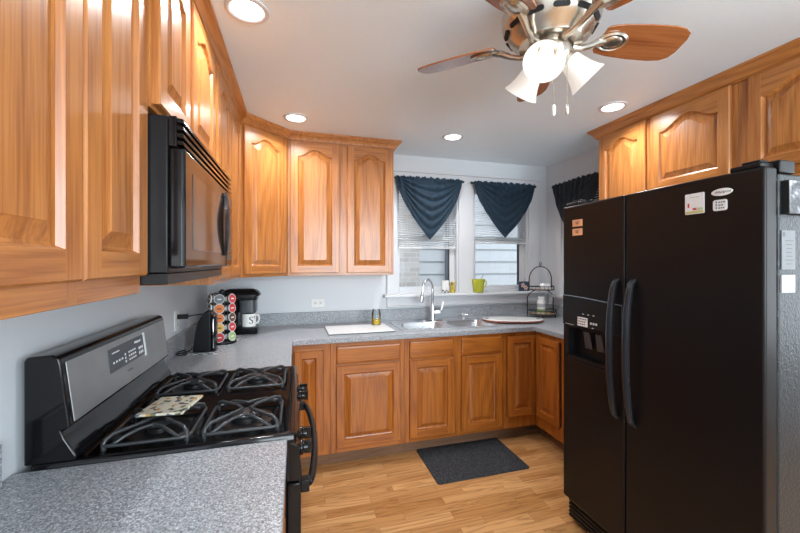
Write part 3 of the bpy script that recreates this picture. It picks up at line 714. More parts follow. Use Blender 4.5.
m.build('drip_tray', SATIN, fd)
# control fascia with a curved top edge
loops = []
n = 16
A = [(1.335+(1.722-1.335)*k/n, 1.238+0.018*math.sin(PI/2*k/n)) for k in range(n+1)]
front = [(FX-0.004, y, z) for y, z in A]+[(FX-0.004, 1.722, 1.098), (FX-0.004, 1.335, 1.098)]
back = [(FX+0.001, p[1], p[2]) for p in front]
M().loft([back, front]).build('control_fascia', SATIN, fd, bevel=0.002)
m = M(); m.tube([(FX-0.004, y, z+0.001) for y, z in A], 0.0022, 6); m.build('fascia_edge_glint', plain('blue_grey_glint', (0.22, 0.27, 0.32), 0.3, metal=0.5), fd, smooth=True)  # blue highlight along the curved edge, modelled as a thin coloured tube
m = M().box(FX-0.0056, FX-0.004, 1.540, 1.608, 1.106, 1.152); m.build('fascia_sticker', PAPER, fd)
m = M()
for j in range(3):
    yy = 1.602
    while yy > 1.554:
        l = random.uniform(0.006, 0.014); m.box(FX-0.0062, FX-0.0055, yy-l, yy, 1.114+0.013*j, 1.120+0.013*j); yy -= l+0.004
m.build('sticker_print', INK, fd)
fm = [(1.478+0.017*k, 1.489+0.017*k, 1.124, 1.134) for k in range(3)]+[(1.53-0.035*(k-1), 1.542-0.035*(k-1), 1.168, 1.171) for k in range(3)]
for a, b, c_, d_ in fm+[(1.500, 1.512, 1.105, 1.109), (1.64, 1.70, 1.103, 1.1045)]: M().box(FX-0.0048, FX-0.004, a, b, c_, d_).build('fascia_marking', LCD, fd)
def fhandle(y, par, lean):
    loops = []
    for k in range(29):
        s = k/28; z = 0.712+s*0.652
        out = 0.046*min(1, (math.sin(PI*s)**0.30)); wd = 0.0135+0.004*math.sin(PI*s); yy = y+lean*(1-math.sin(PI*s))*0.6
        x = FX-out
        loops.append([(x+0.012, yy-wd, z), (x+0.002, yy-wd, z), (x-0.004, yy-wd*0.5, z), (x-0.006, yy, z), (x-0.004, yy+wd*0.5, z), (x+0.002, yy+wd, z), (x+0.012, yy+wd, z), (x+0.012, yy, z)])
    m = M().loft(loops)
    m.build('handle', BLUEGREY, par, smooth=True, ang=50)
fhandle(1.372, fd, -0.012); fhandle(1.284, rd, -0.012)
# base grille
m = M().box(2.135, 2.165, FY0+0.02, FY1-0.012, 0.03, 0.14)
for k in range(5): m.box(2.125, 2.135, FY0+0.02, FY1-0.012, 0.035+0.021*k, 0.047+0.021*k)
m.build('base_grille', SATIN, fr, bevel=0.001)
for y in (FY0+0.06, FY1-0.06):
    for x in (2.22, 2.86): M().lathe([(0.018, 0), (0.018, 0.031)], (x, y, 0), 12, cap0=True, cap1=True).build('foot', SATIN, fr)
for y in (FY0+0.062, FY1-0.062):
    m = M().box(2.105, 2.235, y-0.045, y+0.045, FZ+0.0005, FZ+0.018); m.box(2.12, 2.165, y-0.035, y+0.02, FZ+0.018, FZ+0.030); m.box(2.166, 2.24, y-0.062, y+0.062, 1.7255, FZ+0.026)
    m.build('hinge_cover', SATIN, fr, bevel=0.005)
# badge
mx = Matrix(((0, 0, -1, FX-0.0005), (-1, 0, 0, 0.925), (0, 1, 0, 1.681), (0, 0, 0, 1)))
b = M().lathe([(0.034, 0), (0.034, 0.001), (0.031, 0.0024)], (0, 0, 0), 32, mx, cap0=True, cap1=True, sx=1, sy=0.38).build('badge', PLASTIC, rd, smooth=True)
text_mesh('Whirlpool', 0.0125, Matrix(((0, 0, -1, FX-0.0029), (-1, 0, 0, 0.922), (0, 1, 0, 1.681), (0, 0, 0, 1))), 'lettering', INK, b, shear=0.25)

# magnets and papers (each can be lifted off)
def magnet(y0, y1, z0, z1, mat, label, name='fridge_magnet', th=0.003, r=0.003):
    root = thing(name, (FX-0.0006, (y0+y1)/2, z0), label, 'magnet' if name == 'fridge_magnet' else 'sticker')
    L = lambda x: [(x, p[0], p[1]) for p in rrect(y0, y1, z0, z1, r, 0, 4)]
    M().loft([L(FX-0.0006), L(FX-0.0006-th)]).build('panel', mat, root)
    return root
mg = magnet(0.982, 1.050, 1.616, 1.692, PAPER, 'square white fridge magnet with a tiny farm scene left of the oval badge')
xx = FX-0.0036
M().box(xx-0.0005, xx+0.0004, 0.9835, 1.0485, 1.618, 1.627).build('field_print', plain('straw_print', (0.55, 0.5, 0.2), 0.6), mg)
M().box(xx-0.0008, xx+0.0004, 1.034, 1.040, 1.641, 1.657).build('red_print', RED, mg)
M().box(xx-0.0008, xx+0.0004, 1.008, 1.022, 1.630, 1.638).build('red_print', RED, mg)
m = M()
for k in range(4): m.box(xx-0.0008, xx+0.0004, 0.986+0.005*k, 0.989+0.005*k, 1.629, 1.636+0.003*(k % 2))
m.box(xx-0.0007, xx+0.0004, 1.000, 1.032, 1.677, 1.679); m.build('fine_print', GREENP, mg)
mg = magnet(0.908, 0.952, 1.617, 1.655, PAPER, 'small white fridge magnet with grey writing below the oval badge', r=0.007)
m = M()
for j in range(3):
    m.box(xx-0.0006, xx+0.0004, 0.939, 0.943, 1.624+0.010*j, 1.630+0.010*j)
    yy = 0.934
    while yy > 0.920: l = random.uniform(0.003, 0.007); m.box(xx-0.0006, xx+0.0004, yy-l, yy, 1.624+0.010*j, 1.628+0.010*j); yy -= l+0.002
m.build('fine_print', INK, mg)
m = None
for zc, lab in ((1.643, 'orange rectangular fridge magnet on the freezer door, upper of two'), (1.596, 'orange rectangular fridge magnet on the freezer door, lower of two')):
    mg = magnet(1.579, 1.648, zc-0.018, zc+0.018, PEACH, lab, r=0.002)
    q = M()
    q.box(xx-0.0006, xx+0.0004, 1.600, 1.628, zc+0.004, zc+0.007); q.box(xx-0.0006, xx+0.0004, 1.603, 1.622, zc-0.006, zc-0.003); q.box(xx-0.0006, xx+0.0004, 1.606, 1.626, zc-0.001, zc+0.0015)
    q.build('fine_print', BROWNP, mg)
# side of the refrigerator
SY = FY0+0.004-0.0006
def sidepaper(x0, x1, z0, z1, mat, label, th, name, cat):
    root = thing(name, ((x0+x1)/2, SY, z0), label, cat)
    M().box(x0, x1, SY-th, SY, z0, z1).build('sheet', mat, root, bevel=0.0004); return root
sp_ = sidepaper(2.180, 2.30, 1.592, 1.700, DARK, 'black and white photograph magnet on the side of the refrigerator', 0.018, 'photo_magnet', 'magnet')  # block coloured black to give the shadowed edge behind the photograph
M().box(2.1815, 2.2985, SY-0.0188, SY-0.0181, 1.5935, 1.6985).build('photograph', PHOTO, sp_)
sp_ = sidepaper(2.173, 2.238, 1.413, 1.540, GREYPAPER, 'grey printed note card on the side of the refrigerator', 0.004, 'note_card', 'note')
m = M()
for k in range(7): 
    c = 2.208; l = random.uniform(0.012, 0.022); m.box(c-l, c+l, SY-0.0047, SY-0.0041, 1.430+0.0125*k, 1.4325+0.0125*k)
m.box(2.177, 2.187, SY-0.0047, SY-0.0041, 1.520, 1.534); m.build('fine_print', INK, sp_)
sp_ = sidepaper(2.171, 2.236, 1.338, 1.396, plain('off_white_card', (0.42, 0.43, 0.44), 0.7), 'blank white square card below the grey note on the refrigerator side', 0.005, 'note_card', 'note')

# ------------------------------------------------------------------ sink and tap
sk = thing('kitchen_sink', (1.87, 2.9, CT), 'stainless steel double bowl sink set into the worktop', 'sink')
xs = [1.448, 1.492, 1.858, 1.898, 2.258, 2.302]; ys = [2.682, 2.722, 3.030, 3.128]
M().plate(xs, ys, lambda i, j: not (j == 1 and i in (1, 3)), CT+0.0005, CT+0.0055, mapXY).build('rim', STEEL, sk, bevel=0.002)
for a, b in ((1.492, 1.858), (1.898, 2.258)):
    m = M(); m.loft([rrect(a-0.008, b+0.008, 2.714, 3.038, 0.05, CT+0.0062), rrect(a+0.004, b-0.004, 2.726, 3.026, 0.045, CT+0.0050), rrect(a+0.010, b-0.010, 2.732, 3.020, 0.045, CT-0.02),
                     rrect(a+0.016, b-0.016, 2.738, 3.014, 0.045, CT-0.155), rrect(a+0.035, b-0.035, 2.757, 2.995, 0.04, CT-0.175)], False, True)
    bo = m.build('bowl', STEEL, sk, smooth=True, ang=50)
    M().lathe([(0.04, CT-0.174), (0.036, CT-0.172), (0.02, CT-0.1735)], ((a+b)/2, 2.88, 0), 20, cap0=True, cap1=True).build('drain', CHROME, bo, smooth=True)
fc = thing('kitchen_tap', (1.832, 3.085, CT+0.006), 'tall chrome gooseneck tap with side lever behind the sink', 'tap')
bx0, by0 = 1.832, 3.085
M().loft([rrect(bx0-0.11, bx0+0.11, by0-0.028, by0+0.028, 0.027, CT+0.006), rrect(bx0-0.108, bx0+0.108, by0-0.026, by0+0.026, 0.025, CT+0.012)]).build('base_plate', CHROME, fc, smooth=True)
M().lathe([(0.028, CT+0.012), (0.026, CT+0.03), (0.021, CT+0.05), (0.020, CT+0.14), (0.014, CT+0.16)], (bx0, by0, 0), 20, cap0=True, cap1=True).build('body', CHROME, fc, smooth=True)
pts = [(bx0, by0, CT+0.15), (bx0, by0, CT+0.28)]; dx, dy = -0.93, -0.37
for k in range(13):
    a = PI*k/12; rr = 0.055; q = rr*(1-math.cos(a)); pts.append((bx0+dx*q, by0+dy*q, CT+0.30+rr*1.25*math.sin(a)))
q = 0.112; pts += [(bx0+dx*q, by0+dy*q, CT+0.27), (bx0+dx*(q+0.012), by0+dy*(q+0.012), CT+0.235)]
M().tube(pts, [0.013]*(len(pts)-1)+[0.014], 12).build('spout', CHROME, fc, smooth=True)
e = pts[-1]; M().tube([e, (e[0]+dx*0.008, e[1]+dy*0.008, e[2]-0.05), (e[0]+dx*0.012, e[1]+dy*0.012, e[2]-0.062)], [0.016, 0.022, 0.018], 14).build('spray_head', CHROME, fc, smooth=True)
m = M(); m.tube([(bx0+0.015, by0, CT+0.075), (bx0+0.065, by0-0.01, CT+0.08)], 0.017, 14); m.tube([(bx0+0.058, by0-0.01, CT+0.08), (bx0+0.085, by0-0.01, CT+0.105), (bx0+0.098, by0-0.012, CT+0.175)], [0.011, 0.009, 0.006], 10)
m.build('lever', CHROME, fc, smooth=True)
sp2 = thing('side_sprayer', (2.13, 3.085, CT+0.006), 'small chrome soap dispenser on the sink deck right of the tap', 'soap dispenser')
M().lathe([(0.022, CT+0.006), (0.020, CT+0.014), (0.010, CT+0.02), (0.009, CT+0.045), (0.012, CT+0.05), (0.008, CT+0.062)], (2.13, 3.085, 0), 16, cap0=True, cap1=True).build('base', CHROME, sp2, smooth=True)
M().tube([(2.13, 3.085, CT+0.05), (2.15, 3.065, CT+0.046), (2.165, 3.05, CT+0.036)], [0.007, 0.006, 0.005], 10).build('nozzle', CHROME, sp2, smooth=True)

# ------------------------------------------------------------------ ceiling fan
FCX, FCY = 1.538, 1.114
fan = thing('ceiling_fan', (FCX, FCY, H), 'brushed nickel ceiling fan with five brown wooden blades and three lit glass shades', 'ceiling fan')
m = M().lathe([(0.100, H-0.0005), (0.105, H-0.030), (0.118, H-0.052), (0.155, H-0.075), (0.166, H-0.100), (0.160, H-0.118), (0.166, H-0.124), (0.163, H-0.140), (0.136, H-0.180), (0.112, H-0.198), (0.106, H-0.208), (0.070, H-0.212)], (FCX, FCY, 0), 48, cap0=True, cap1=True)
mh = m.build('motor_housing', NICKEL, fan, smooth=True, ang=30)
for k in range(12):
    a = 2*PI*k/12+0.1; mx = Matrix.Translation((FCX, FCY, H-0.160)) @ Matrix.Rotation(a, 4, 'Z') @ Matrix.Translation((0.1500, 0, 0)) @ Matrix.Rotation(math.radians(123), 4, 'Y')
    M().loft([[mx @ Vector(p) for p in rrect(-0.0085, 0.0085, -0.026, 0.026, 0.008, -0.004)], [mx @ Vector(p) for p in rrect(-0.0085, 0.0085, -0.026, 0.026, 0.008, 0.003)]]).build('vent_slot', DARK, mh)
M().lathe([(0.060, H-0.2125), (0.060, H-0.222), (0.070, H-0.226), (0.074, H-0.240), (0.068, H-0.262), (0.055, H-0.280), (0.042, H-0.290), (0.018, H-0.296)], (FCX, FCY, 0), 40, cap0=True, cap1=True).build('light_fitter', NICKEL, fan, smooth=True)
BZ = H-0.172
for k in range(5):
    a = math.radians(62.5+72*k); R = Matrix.Translation((FCX, FCY, BZ)) @ Matrix.Rotation(a, 4, 'Z')
    T = R @ Matrix.Translation((0.19, 0, 0)) @ Matrix.Rotation(math.radians(-17), 4, 'X')
    out = []
    L = 0.32
    top = [(0.0, 0.046), (0.01, 0.056), (0.06, 0.066), (0.15, 0.073), (0.24, 0.074), (0.285, 0.069), (0.312, 0.054), (0.322, 0.028)]
    out = top+[(x, -y) for x, y in reversed(top)]
    o = M().loft([[(x, y, -0.003) for x, y in out], [(x, y, 0.003) for x, y in out]])
    bl = o.build('blade', [BLADE], None, bevel=0.001, local=True); bl.parent = fan
    bl.matrix_local = Matrix.Translation((-FCX, -FCY, -H)) @ T
    m = M(); mb = Matrix.Translation((0, 0, 0))
    fan_arm = [(0.075-0.19, 0, -0.046), (0.105-0.19, 0, -0.048), (0.14-0.19, 0, -0.036), (0.175-0.19, 0, -0.016), (0.205-0.19, 0, -0.008)]
    m.tube(fan_arm, [0.012, 0.011, 0.010, 0.013, 0.010], 10)
    m.lathe([(0.046, -0.0036), (0.047, -0.008), (0.040, -0.013), (0.036, -0.010), (0.030, -0.010), (0.026, -0.0135), (0.010, -0.016)], (0.045, 0, 0), 28, cap0=True, cap1=True, sx=1.25, sy=0.85)
    ar = m.build('blade_arm', NICKEL, None, smooth=True, ang=35, local=True); ar.parent = bl
SHD = [(224, 'a'), (104, 'b'), (344, 'c')]
def shade_mx(az, tilt):
    d = Vector((math.cos(az)*math.sin(tilt), math.sin(az)*math.sin(tilt), -math.cos(tilt)))
    q = d.to_track_quat('Z', 'Y').to_matrix().to_4x4()
    st_ = Vector((FCX+math.cos(az)*0.045, FCY+math.sin(az)*0.045, H-0.236))
    return Matrix.Translation(st_) @ q
for az, _ in SHD:
    mx = shade_mx(math.radians(az), math.radians(44))
    M().lathe([(0.014, -0.02), (0.018, 0.0), (0.030, 0.012), (0.033, 0.03), (0.030, 0.034)], (0, 0, 0), 24, mx, cap0=True, cap1=True).build('shade_holder', NICKEL, fan, smooth=True)
    prof = [(0.030, 0.026), (0.036, 0.038), (0.040, 0.060), (0.046, 0.085), (0.056, 0.112), (0.066, 0.130)]
    sh = M().lathe(prof+[(r-0.003, z) for r, z in reversed(prof)], (0, 0, 0), 36, mx).build('lamp_shade', SHADE, fan, smooth=True, ang=60)
    M().lathe([(0.010, 0.036), (0.013, 0.045), (0.023, 0.064), (0.026, 0.078), (0.020, 0.092), (0.005, 0.099)], (0, 0, 0), 20, mx, cap0=True, cap1=True).build('bulb', BULB, sh, smooth=True)
    l = bpy.data.lights.new('bulb_light', 'POINT'); l.energy = FAN_POWER; l.color = (1.0, 0.965, 0.92); l.shadow_soft_size = 0.045
    lo = bpy.data.objects.new('bulb_light', l); COL.objects.link(lo); lo.parent = fan; lo.location = (mx @ Vector((0, 0, 0.145)))-Vector((FCX, FCY, H))
for (x, y, zb) in ((1.503, 1.05, 1.945), (1.556, 1.05, 1.955)):
    m = M(); z = H-0.262
    m.tube([(x, y, H-0.262), (x, y, zb+0.02)], 0.0011, 6)
    while z > zb+0.02: m.lathe([(0.0008, z-0.0016), (0.0019, z), (0.0008, z+0.0016)], (x, y, 0), 6); z -= 0.006
    c = m.build('pull_chain', NICKEL, fan, smooth=True)
    M().lathe([(0.001, zb+0.022), (0.006, zb+0.016), (0.0065, zb+0.004), (0.005, zb-0.014), (0.0015, zb-0.018)], (x, y, 0), 14, cap0=True, cap1=True).build('fob', CERAM if x < 1.52 else CHROME, c, smooth=True)

# ------------------------------------------------------------------ recessed ceiling lights
RL = [(0.491, 1.540, 'round recessed ceiling light nearest the camera, beside the left wall cabinets'), (0.669, 2.600, 'round recessed ceiling light in front of the angled corner cabinet'),
      (1.840, 2.654, 'round recessed ceiling light above the kitchen sink'), (2.577, 1.860, 'round recessed ceiling light beside the cabinets over the refrigerator')]
proto = None
for x, y, lab in RL:
    if proto is None:
        proto = thing('recessed_light', (x, y, H), lab, 'ceiling light', 'recessed ceiling lights')
        M().lathe([(0.082, H-0.0005), (0.081, H-0.005), (0.068, H-0.009), (0.060, H-0.004), (0.060, H-0.001)], (x, y, 0), 40, cap0=True).build('trim_ring', WHITE, proto, smooth=True, ang=60)
        M().lathe([(0.059, H-0.0015), (0.058, H-0.006), (0.04, H-0.010), (0.01, H-0.011)], (x, y, 0), 40, cap0=True, cap1=True).build('lens', LENS, proto, smooth=True)
        l = bpy.data.lights.new('lamp_light', 'AREA'); l.shape = 'DISK'; l.size = 0.10; l.energy = CAN_POWER; l.spread = math.radians(145); l.color = (0.95, 0.975, 1.0)
        lo = bpy.data.objects.new('lamp_light', l); COL.objects.link(lo); lo.parent = proto; lo.location = (0, 0, -0.016)
    else:
        c = copy_tree(proto); c.location = (x, y, H); c['label'] = lab

# ------------------------------------------------------------------ blinds
def blind(u0, u1, zb, mp, label, w0=0.012):
    z1 = WZ[1]-0.02; c = mp((u0+u1)/2, z1, w0)
    root = thing('window_blind', c, label, 'blind')
    def bx(m, a, b, c_, d, e, f): return m.plate([a, b], [c_, d], lambda i, j: True, e, f, mp)
    a, b = u0+0.022, u1-0.022
    bx(M(), a, b, z1-0.025, z1, w0-0.012, w0+0.014).build('head_rail', BLINDM, root, bevel=0.002)
    bx(M(), a, b, zb, zb+0.016, w0-0.010, w0+0.012).build('bottom_rail', BLINDM, root, bevel=0.003)
    m = M(); z = zb+0.028
    while z < z1-0.035:
        pts = []
        for u in (a+0.002, b-0.002):
            pts.append([mp(u, z-0.0055, w0-0.010), mp(u, z+0.0015, w0+0.000), mp(u, z+0.0055, w0+0.011), mp(u, z+0.0063, w0+0.0108), mp(u, z+0.0026, w0-0.0004), mp(u, z-0.0047, w0-0.0102)])
        m.loft(pts); z += 0.0205
    m.build('slats', BLINDM, root)
    m = M()
    for u in (a+0.09, b-0.09): m.tube([mp(u, zb+0.01, w0-0.011), mp(u, z1-0.02, w0-0.011)], 0.0012, 6)
    m.build('lift_cord', BLINDM, root)
    m = M().tube([mp(a+0.12, z1-0.02, w0-0.02), mp(a+0.118, z1-0.42, w0-0.024)], 0.003, 8); m.build('tilt_wand', BLINDM, root, smooth=True)
blind(W1[0], W1[1], 1.562, mpB, 'white slatted blind half lowered in the sink window beside the cabinets')
blind(W2[0], W2[1], 1.618, mpB, 'white slatted blind half lowered in the sink window nearest the room corner')
blind(W3[0], W3[1], 1.56, mpR, 'white slatted blind in the side window behind the refrigerator')

# ------------------------------------------------------------------ curtains and rods
def rod(u0, u1, z, mp, wq, label):
    root = thing('curtain_rod', mp((u0+u1)/2, z, wq), label, 'curtain rod')
    M().tube([mp(u0, z, wq), mp(u1, z, wq)], 0.006, 10).build('pole', BRONZE, root, smooth=True)
    for u, s in ((u0, -1), (u1, 1)):
        c = Vector(mp(u+s*0.010, z, wq)); M().lathe([(0.003, -0.012), (0.010, -0.007), (0.012, 0), (0.010, 0.007), (0.003, 0.012)], c, 14, cap0=True, cap1=True).build('finial', BRONZE, root, smooth=True)
        M().tube([mp(u-s*0.012, z, wq), mp(u-s*0.012, z-0.004, (wq-0.018)/2-0.004), mp(u-s*0.012, z-0.004, -0.0185)], 0.004, 8).build('bracket', BRONZE, root, smooth=True)
def curtain(u0, u1, ztop, drop, mp, wq, label, mat, seed, tip=0.5, bow=1.6, amp=0.027, swag=1.0):
    rnd = random.Random(seed); nu, nv = 110, 80; root_c = mp((u0+u1)/2, ztop, wq)
    m = M(); W0 = (u1-u0)/2; uc = (u0+u1)/2; ids = []
    ph = [rnd.uniform(0, 6.28) for _ in range(6)]; ut = u0+(u1-u0)*tip
    for j in range(nv+1):
        v = j/nv; row = []
        q = max(0, (v-0.04)/0.96); wv = 1-q**bow
        for i in range(nu+1):
            s = -1+2*i/nu
            cu = uc+(ut-uc)*q
            u = cu+s*W0*max(wv, 0.004)
            z = ztop+0.018-v*drop
            if j < 3: z += 0.006*math.sin(i*0.55+ph[0])+0.004*math.sin(i*1.3+ph[1])
            xn = (u-uc)/W0; dr_ = v*drop
            qq = dr_/(max(0.06, 1-abs(xn)**1.6))
            fade = min(1, dr_/0.06)*max(0.12, 1-(qq/(drop*1.05))**2 if qq < drop*1.05 else 0.12)
            ph_s = qq*2*PI/0.085+1.3*math.sin(xn*3+ph[2])
            w_ = amp*swag*fade*(0.5+0.5*math.sin(ph_s))**0.8 if math.sin(ph_s) > -1 else 0
            w_ += 0.006*math.exp(-dr_/0.09)*math.sin(i*0.62+ph[3]+0.6*math.sin(i*0.2))
            w_ += 0.004*math.sin(u*95+ph[4])*(1-v)
            w_ += 0.020*math.sin(PI*min(1, v*1.1))*(1-xn*xn)
            row.append(m.vert(mp(u, z, wq-0.011-w_)))
        ids.append(row)
    for a, b in zip(ids, ids[1:]):
        for i in range(nu): m.face((a[i], a[i+1], b[i+1], b[i]))
    o = m.build('curtain', mat, None, smooth=True, ang=180, solid=0.0015, loc=root_c, local=True)
    # mesh verts were made relative to loc
    return tag(o, label, 'curtain')
rod(1.528, 2.160, 2.187, mpB, -0.064, 'thin dark curtain rod over the left sink window')
rod(2.268, 2.945, 2.187, mpB, -0.064, 'thin dark curtain rod over the right sink window')
rod(2.44, 3.045, 2.165, mpR, -0.064, 'thin dark curtain rod over the side window behind the refrigerator')
curtain(1.520, 2.152, 2.187, 0.565, mpB, -0.064, 'navy blue swag curtain hanging to a point over the left sink window', NAVY, 3)
curtain(2.276, 2.938, 2.187, 0.535, mpB, -0.064, 'navy blue swag curtain hanging to a point over the right sink window', NAVY, 11, amp=0.030)
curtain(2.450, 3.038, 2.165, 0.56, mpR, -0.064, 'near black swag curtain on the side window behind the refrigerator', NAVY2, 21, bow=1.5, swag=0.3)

# ------------------------------------------------------------------ floor mat
m = M().loft([rrect(1.549, 2.237, 2.226, 2.690, 0.02, 0.0005), rrect(1.549, 2.237, 2.226, 2.690, 0.02, 0.007), rrect(1.556, 2.230, 2.233, 2.683, 0.018, 0.010)])
tag(m.build('floor_mat', RUG), 'charcoal rectangular floor mat on the wooden floor before the sink', 'mat')

# ------------------------------------------------------------------ outlets
def outlet(c, mp, label):
    u, z = c; root = thing('wall_outlet', mp(u, z, 0), label, 'outlet')
    def bx(m, a, b, c_, d, e, f): return m.plate([a, b], [c_, d], lambda i, j: True, e, f, mp)
    return root, bx
root, bx = outlet((0.848, 1.090), mpB, 'white horizontal wall outlet on the sink wall under the cabinets')
bx(M(), 0.792, 0.904, 1.053, 1.127, -0.007, -0.0006).build('cover_plate', PLASTIC, root, bevel=0.003)
for u in (0.826, 0.870):
    r = bx(M(), u-0.016, u+0.016, 1.076, 1.104, -0.0082, -0.007).build('socket', CERAM, root, bevel=0.0006)
    m = M(); bx(m, u-0.007, u+0.001, 1.094, 1.0965, -0.0090, -0.0081); bx(m, u-0.007, u+0.001, 1.083, 1.0855, -0.0090, -0.0081); bx(m, u+0.006, u+0.011, 1.0875, 1.0925, -0.0090, -0.0081); m.build('slots', DARK, r)
mpL = lambda u, v, q: (-q, u, v)
root, bx = outlet((2.44, 1.10), mpL, 'white wall outlet on the left wall behind the coffee pod carousel')
bx(M(), 2.403, 2.477, 1.040, 1.155, -0.007, -0.0006).build('cover_plate', PLASTIC, root, bevel=0.003)
for z in (1.076, 1.119): bx(M(), 2.424, 2.456, z-0.014, z+0.014, -0.0082, -0.007).build('socket', CERAM, root, bevel=0.0006)

# ------------------------------------------------------------------ coffee corner
c = Vector((0.165, 2.60)); rt = math.radians(-8)
def rp(x, y): return (c.x+x*math.cos(rt)-y*math.sin(rt), c.y+x*math.sin(rt)+y*math.cos(rt))
corners = [rp(*p) for p in ((-0.125, -0.27), (0.115, -0.27), (0.115, 0.27), (-0.125, 0.27))]
o = M().loft([[(x, y, CT+0.0006) for x, y in corners], [(x, y, CT+0.004) for x, y in corners]]).build('counter_mat', CHECKS, loc=(0.165, 2.60, CT))
tag(o, 'grey checked mat under the coffee things on the left worktop', 'mat')
zb = CT+0.0045
# pod carousel
PCX, PCY = 0.214, 2.620
pc = thing('pod_carousel', (PCX, PCY, zb), 'black rotating carousel holding columns of coffee pods', 'pod holder')
M().lathe([(0.085, zb), (0.085, zb+0.012), (0.078, zb+0.018), (0.02, zb+0.022)], (PCX, PCY, 0), 32, cap0=True, cap1=True).build('base', SATIN, pc, smooth=True)
m = M().lathe([(0.012, zb+0.02), (0.012, 1.235), (0.018, 1.24), (0.018, 1.252), (0.006, 1.262)], (PCX, PCY, 0), 16, cap0=True, cap1=True)
m.build('spindle', SATIN, pc, smooth=True)
PZ = [0.965, 1.025, 1.085, 1.145, 1.205]
AZ = [math.radians(-92+60*k) for k in range(6)]
PR = 0.076
m = M()
for az in AZ:
    for z in PZ:
        mx = Matrix.Translation((PCX+math.cos(az)*(PR-0.006), PCY+math.sin(az)*(PR-0.006), z)) @ Vector((math.cos(az), math.sin(az), 0.12)).to_track_quat('Z', 'Y').to_matrix().to_4x4()
        m.tube([mx @ Vector((0.0285*math.cos(2*PI*k/20), 0.0285*math.sin(2*PI*k/20), -0.004)) for k in range(20)], 0.0018, 5, closed=True)
    for s in (-1, 1):
        ex = Vector((-math.sin(az), math.cos(az), 0))*0.027*s; p = Vector((PCX+math.cos(az)*(PR-0.012), PCY+math.sin(az)*(PR-0.012), 0))+ex
        m.tube([(p.x, p.y, zb+0.012), (p.x, p.y, 1.235)], 0.002, 6)
    m.tube([(PCX, PCY, 1.236), (PCX+math.cos(az)*PR*0.8, PCY+math.sin(az)*PR*0.8, 1.236)], 0.003, 6)
m.build('wire_frame', BRONZE, pc, smooth=True)
POD = [[(GREYPAPER, 'grey'), (ORANGE, 'orange'), (ORANGE, 'orange'), (GOLDP, 'gold'), (RED, 'red')],
       [(RED, 'red'), (RED, 'red'), (BROWNP, 'dark brown'), (RED, 'red'), (GREENP, 'green')]]
rows = ['top', 'second', 'middle', 'fourth', 'bottom']
def pod(az, z, mt, lab):
    mx = Matrix.Translation((PCX+math.cos(az)*PR, PCY+math.sin(az)*PR, z)) @ Vector((math.cos(az), math.sin(az), 0.12)).to_track_quat('Z', 'Y').to_matrix().to_4x4()
    r = thing('coffee_pod', mx @ Vector((0, 0, 0)), lab, 'coffee pod', 'coffee pods in the carousel')
    M().lathe([(0.017, -0.046), (0.025, -0.004), (0.025, 0.0)], (0, 0, 0), 20, mx, cap0=True, cap1=True).build('cup', PLASTIC, r, smooth=True)
    ld = M().lathe([(0.0305, 0.0002), (0.0305, 0.0022)], (0, 0, 0), 24, mx, cap0=True, cap1=True).build('lid', CERAM, r)
    M().lathe([(0.0275, 0.0020), (0.0275, 0.0027)], (0, 0, 0), 24, mx, cap0=True, cap1=True).build('lid_print', mt, ld)
    q = M(); q.box(-0.012, 0.012, -0.004, 0.003, 0.0026, 0.0031, mx=mx); q.build('lid_print', BROWNP if mt in (ORANGE, GOLDP) else LCD, ld)
for ci, (az, nm) in enumerate(((AZ[0], 'left'), (AZ[1], 'right'))):
    for ri in range(5):
        mt, cn = POD[ci][ri]; pod(az, PZ[4-ri], mt, '%s coffee pod lid, %s row of the carousel column facing %s' % (cn, rows[ri], nm))
for ri in range(2): pod(AZ[5], PZ[4-ri], BROWNP, 'dark coffee pod on the shaded wall side of the carousel, %s row' % rows[ri])

# curved black countertop appliance with plug
ap = thing('can_opener', (0.165, 2.40, zb), 'black curved electric can opener plugged in beside the pod carousel', 'can opener')
pr = []
for k in range(15):
    a = PI/2*k/14; pr.append((0.185-0.078*math.cos(a), zb+0.002+0.236*math.sin(a)))
pr = [(0.103, zb)] + pr[1:] + [(0.198, zb+0.228), (0.200, zb)]
M().loft([[(x, 2.365, z) for x, z in pr], [(x, 2.445, z) for x, z in pr]]).build('body', SATIN, ap, bevel=0.008, seg=3)
M().loft([rrect(0.2005, 0.222, 2.372, 2.438, 0.008, zb), rrect(0.2005, 0.222, 2.372, 2.438, 0.008, zb+0.205)]).build('front_housing', BLACK, ap, smooth=True)['label'] = 'glossy black front housing'
M().box(0.208, 0.214, 2.3675, 2.3718, zb+0.02, zb+0.190).build('edge_strip', CHROME, ap, bevel=0.001)
cd_ = [(0.105, 2.42, zb+0.03), (0.075, 2.40, zb+0.004), (0.045, 2.36, zb+0.004), (0.035, 2.33, zb+0.004), (0.06, 2.31, zb+0.004), (0.08, 2.34, zb+0.006), (0.06, 2.39, zb+0.012), (0.035, 2.36, zb+0.012), (0.04, 2.31, zb+0.012)]
def smooth_path(P, n=8):
    P = [Vector(p) for p in P]; out = []
    for i in range(len(P)-1):
        p0, p1, p2, p3 = P[max(i-1, 0)], P[i], P[i+1], P[min(i+2, len(P)-1)]
        for k in range(n):
            t = k/n; out.append(0.5*((2*p1)+(-p0+p2)*t+(2*p0-5*p1+4*p2-p3)*t*t+(-p0+3*p1-3*p2+p3)*t**3))
    return out+[P[-1]]
m = M().tube(smooth_path([(0.165, 2.45, zb+0.18), (0.14, 2.47, zb+0.205), (0.10, 2.455, zb+0.205), (0.062, 2.44, 1.119)]), 0.0035, 8); m.box(0.0095, 0.062, 2.427, 2.453, 1.106, 1.132)
m.build('cord', SATIN, ap, smooth=True, ang=40)
M().tube(smooth_path(cd_), 0.003, 7).build('cord', SATIN, ap, smooth=True)

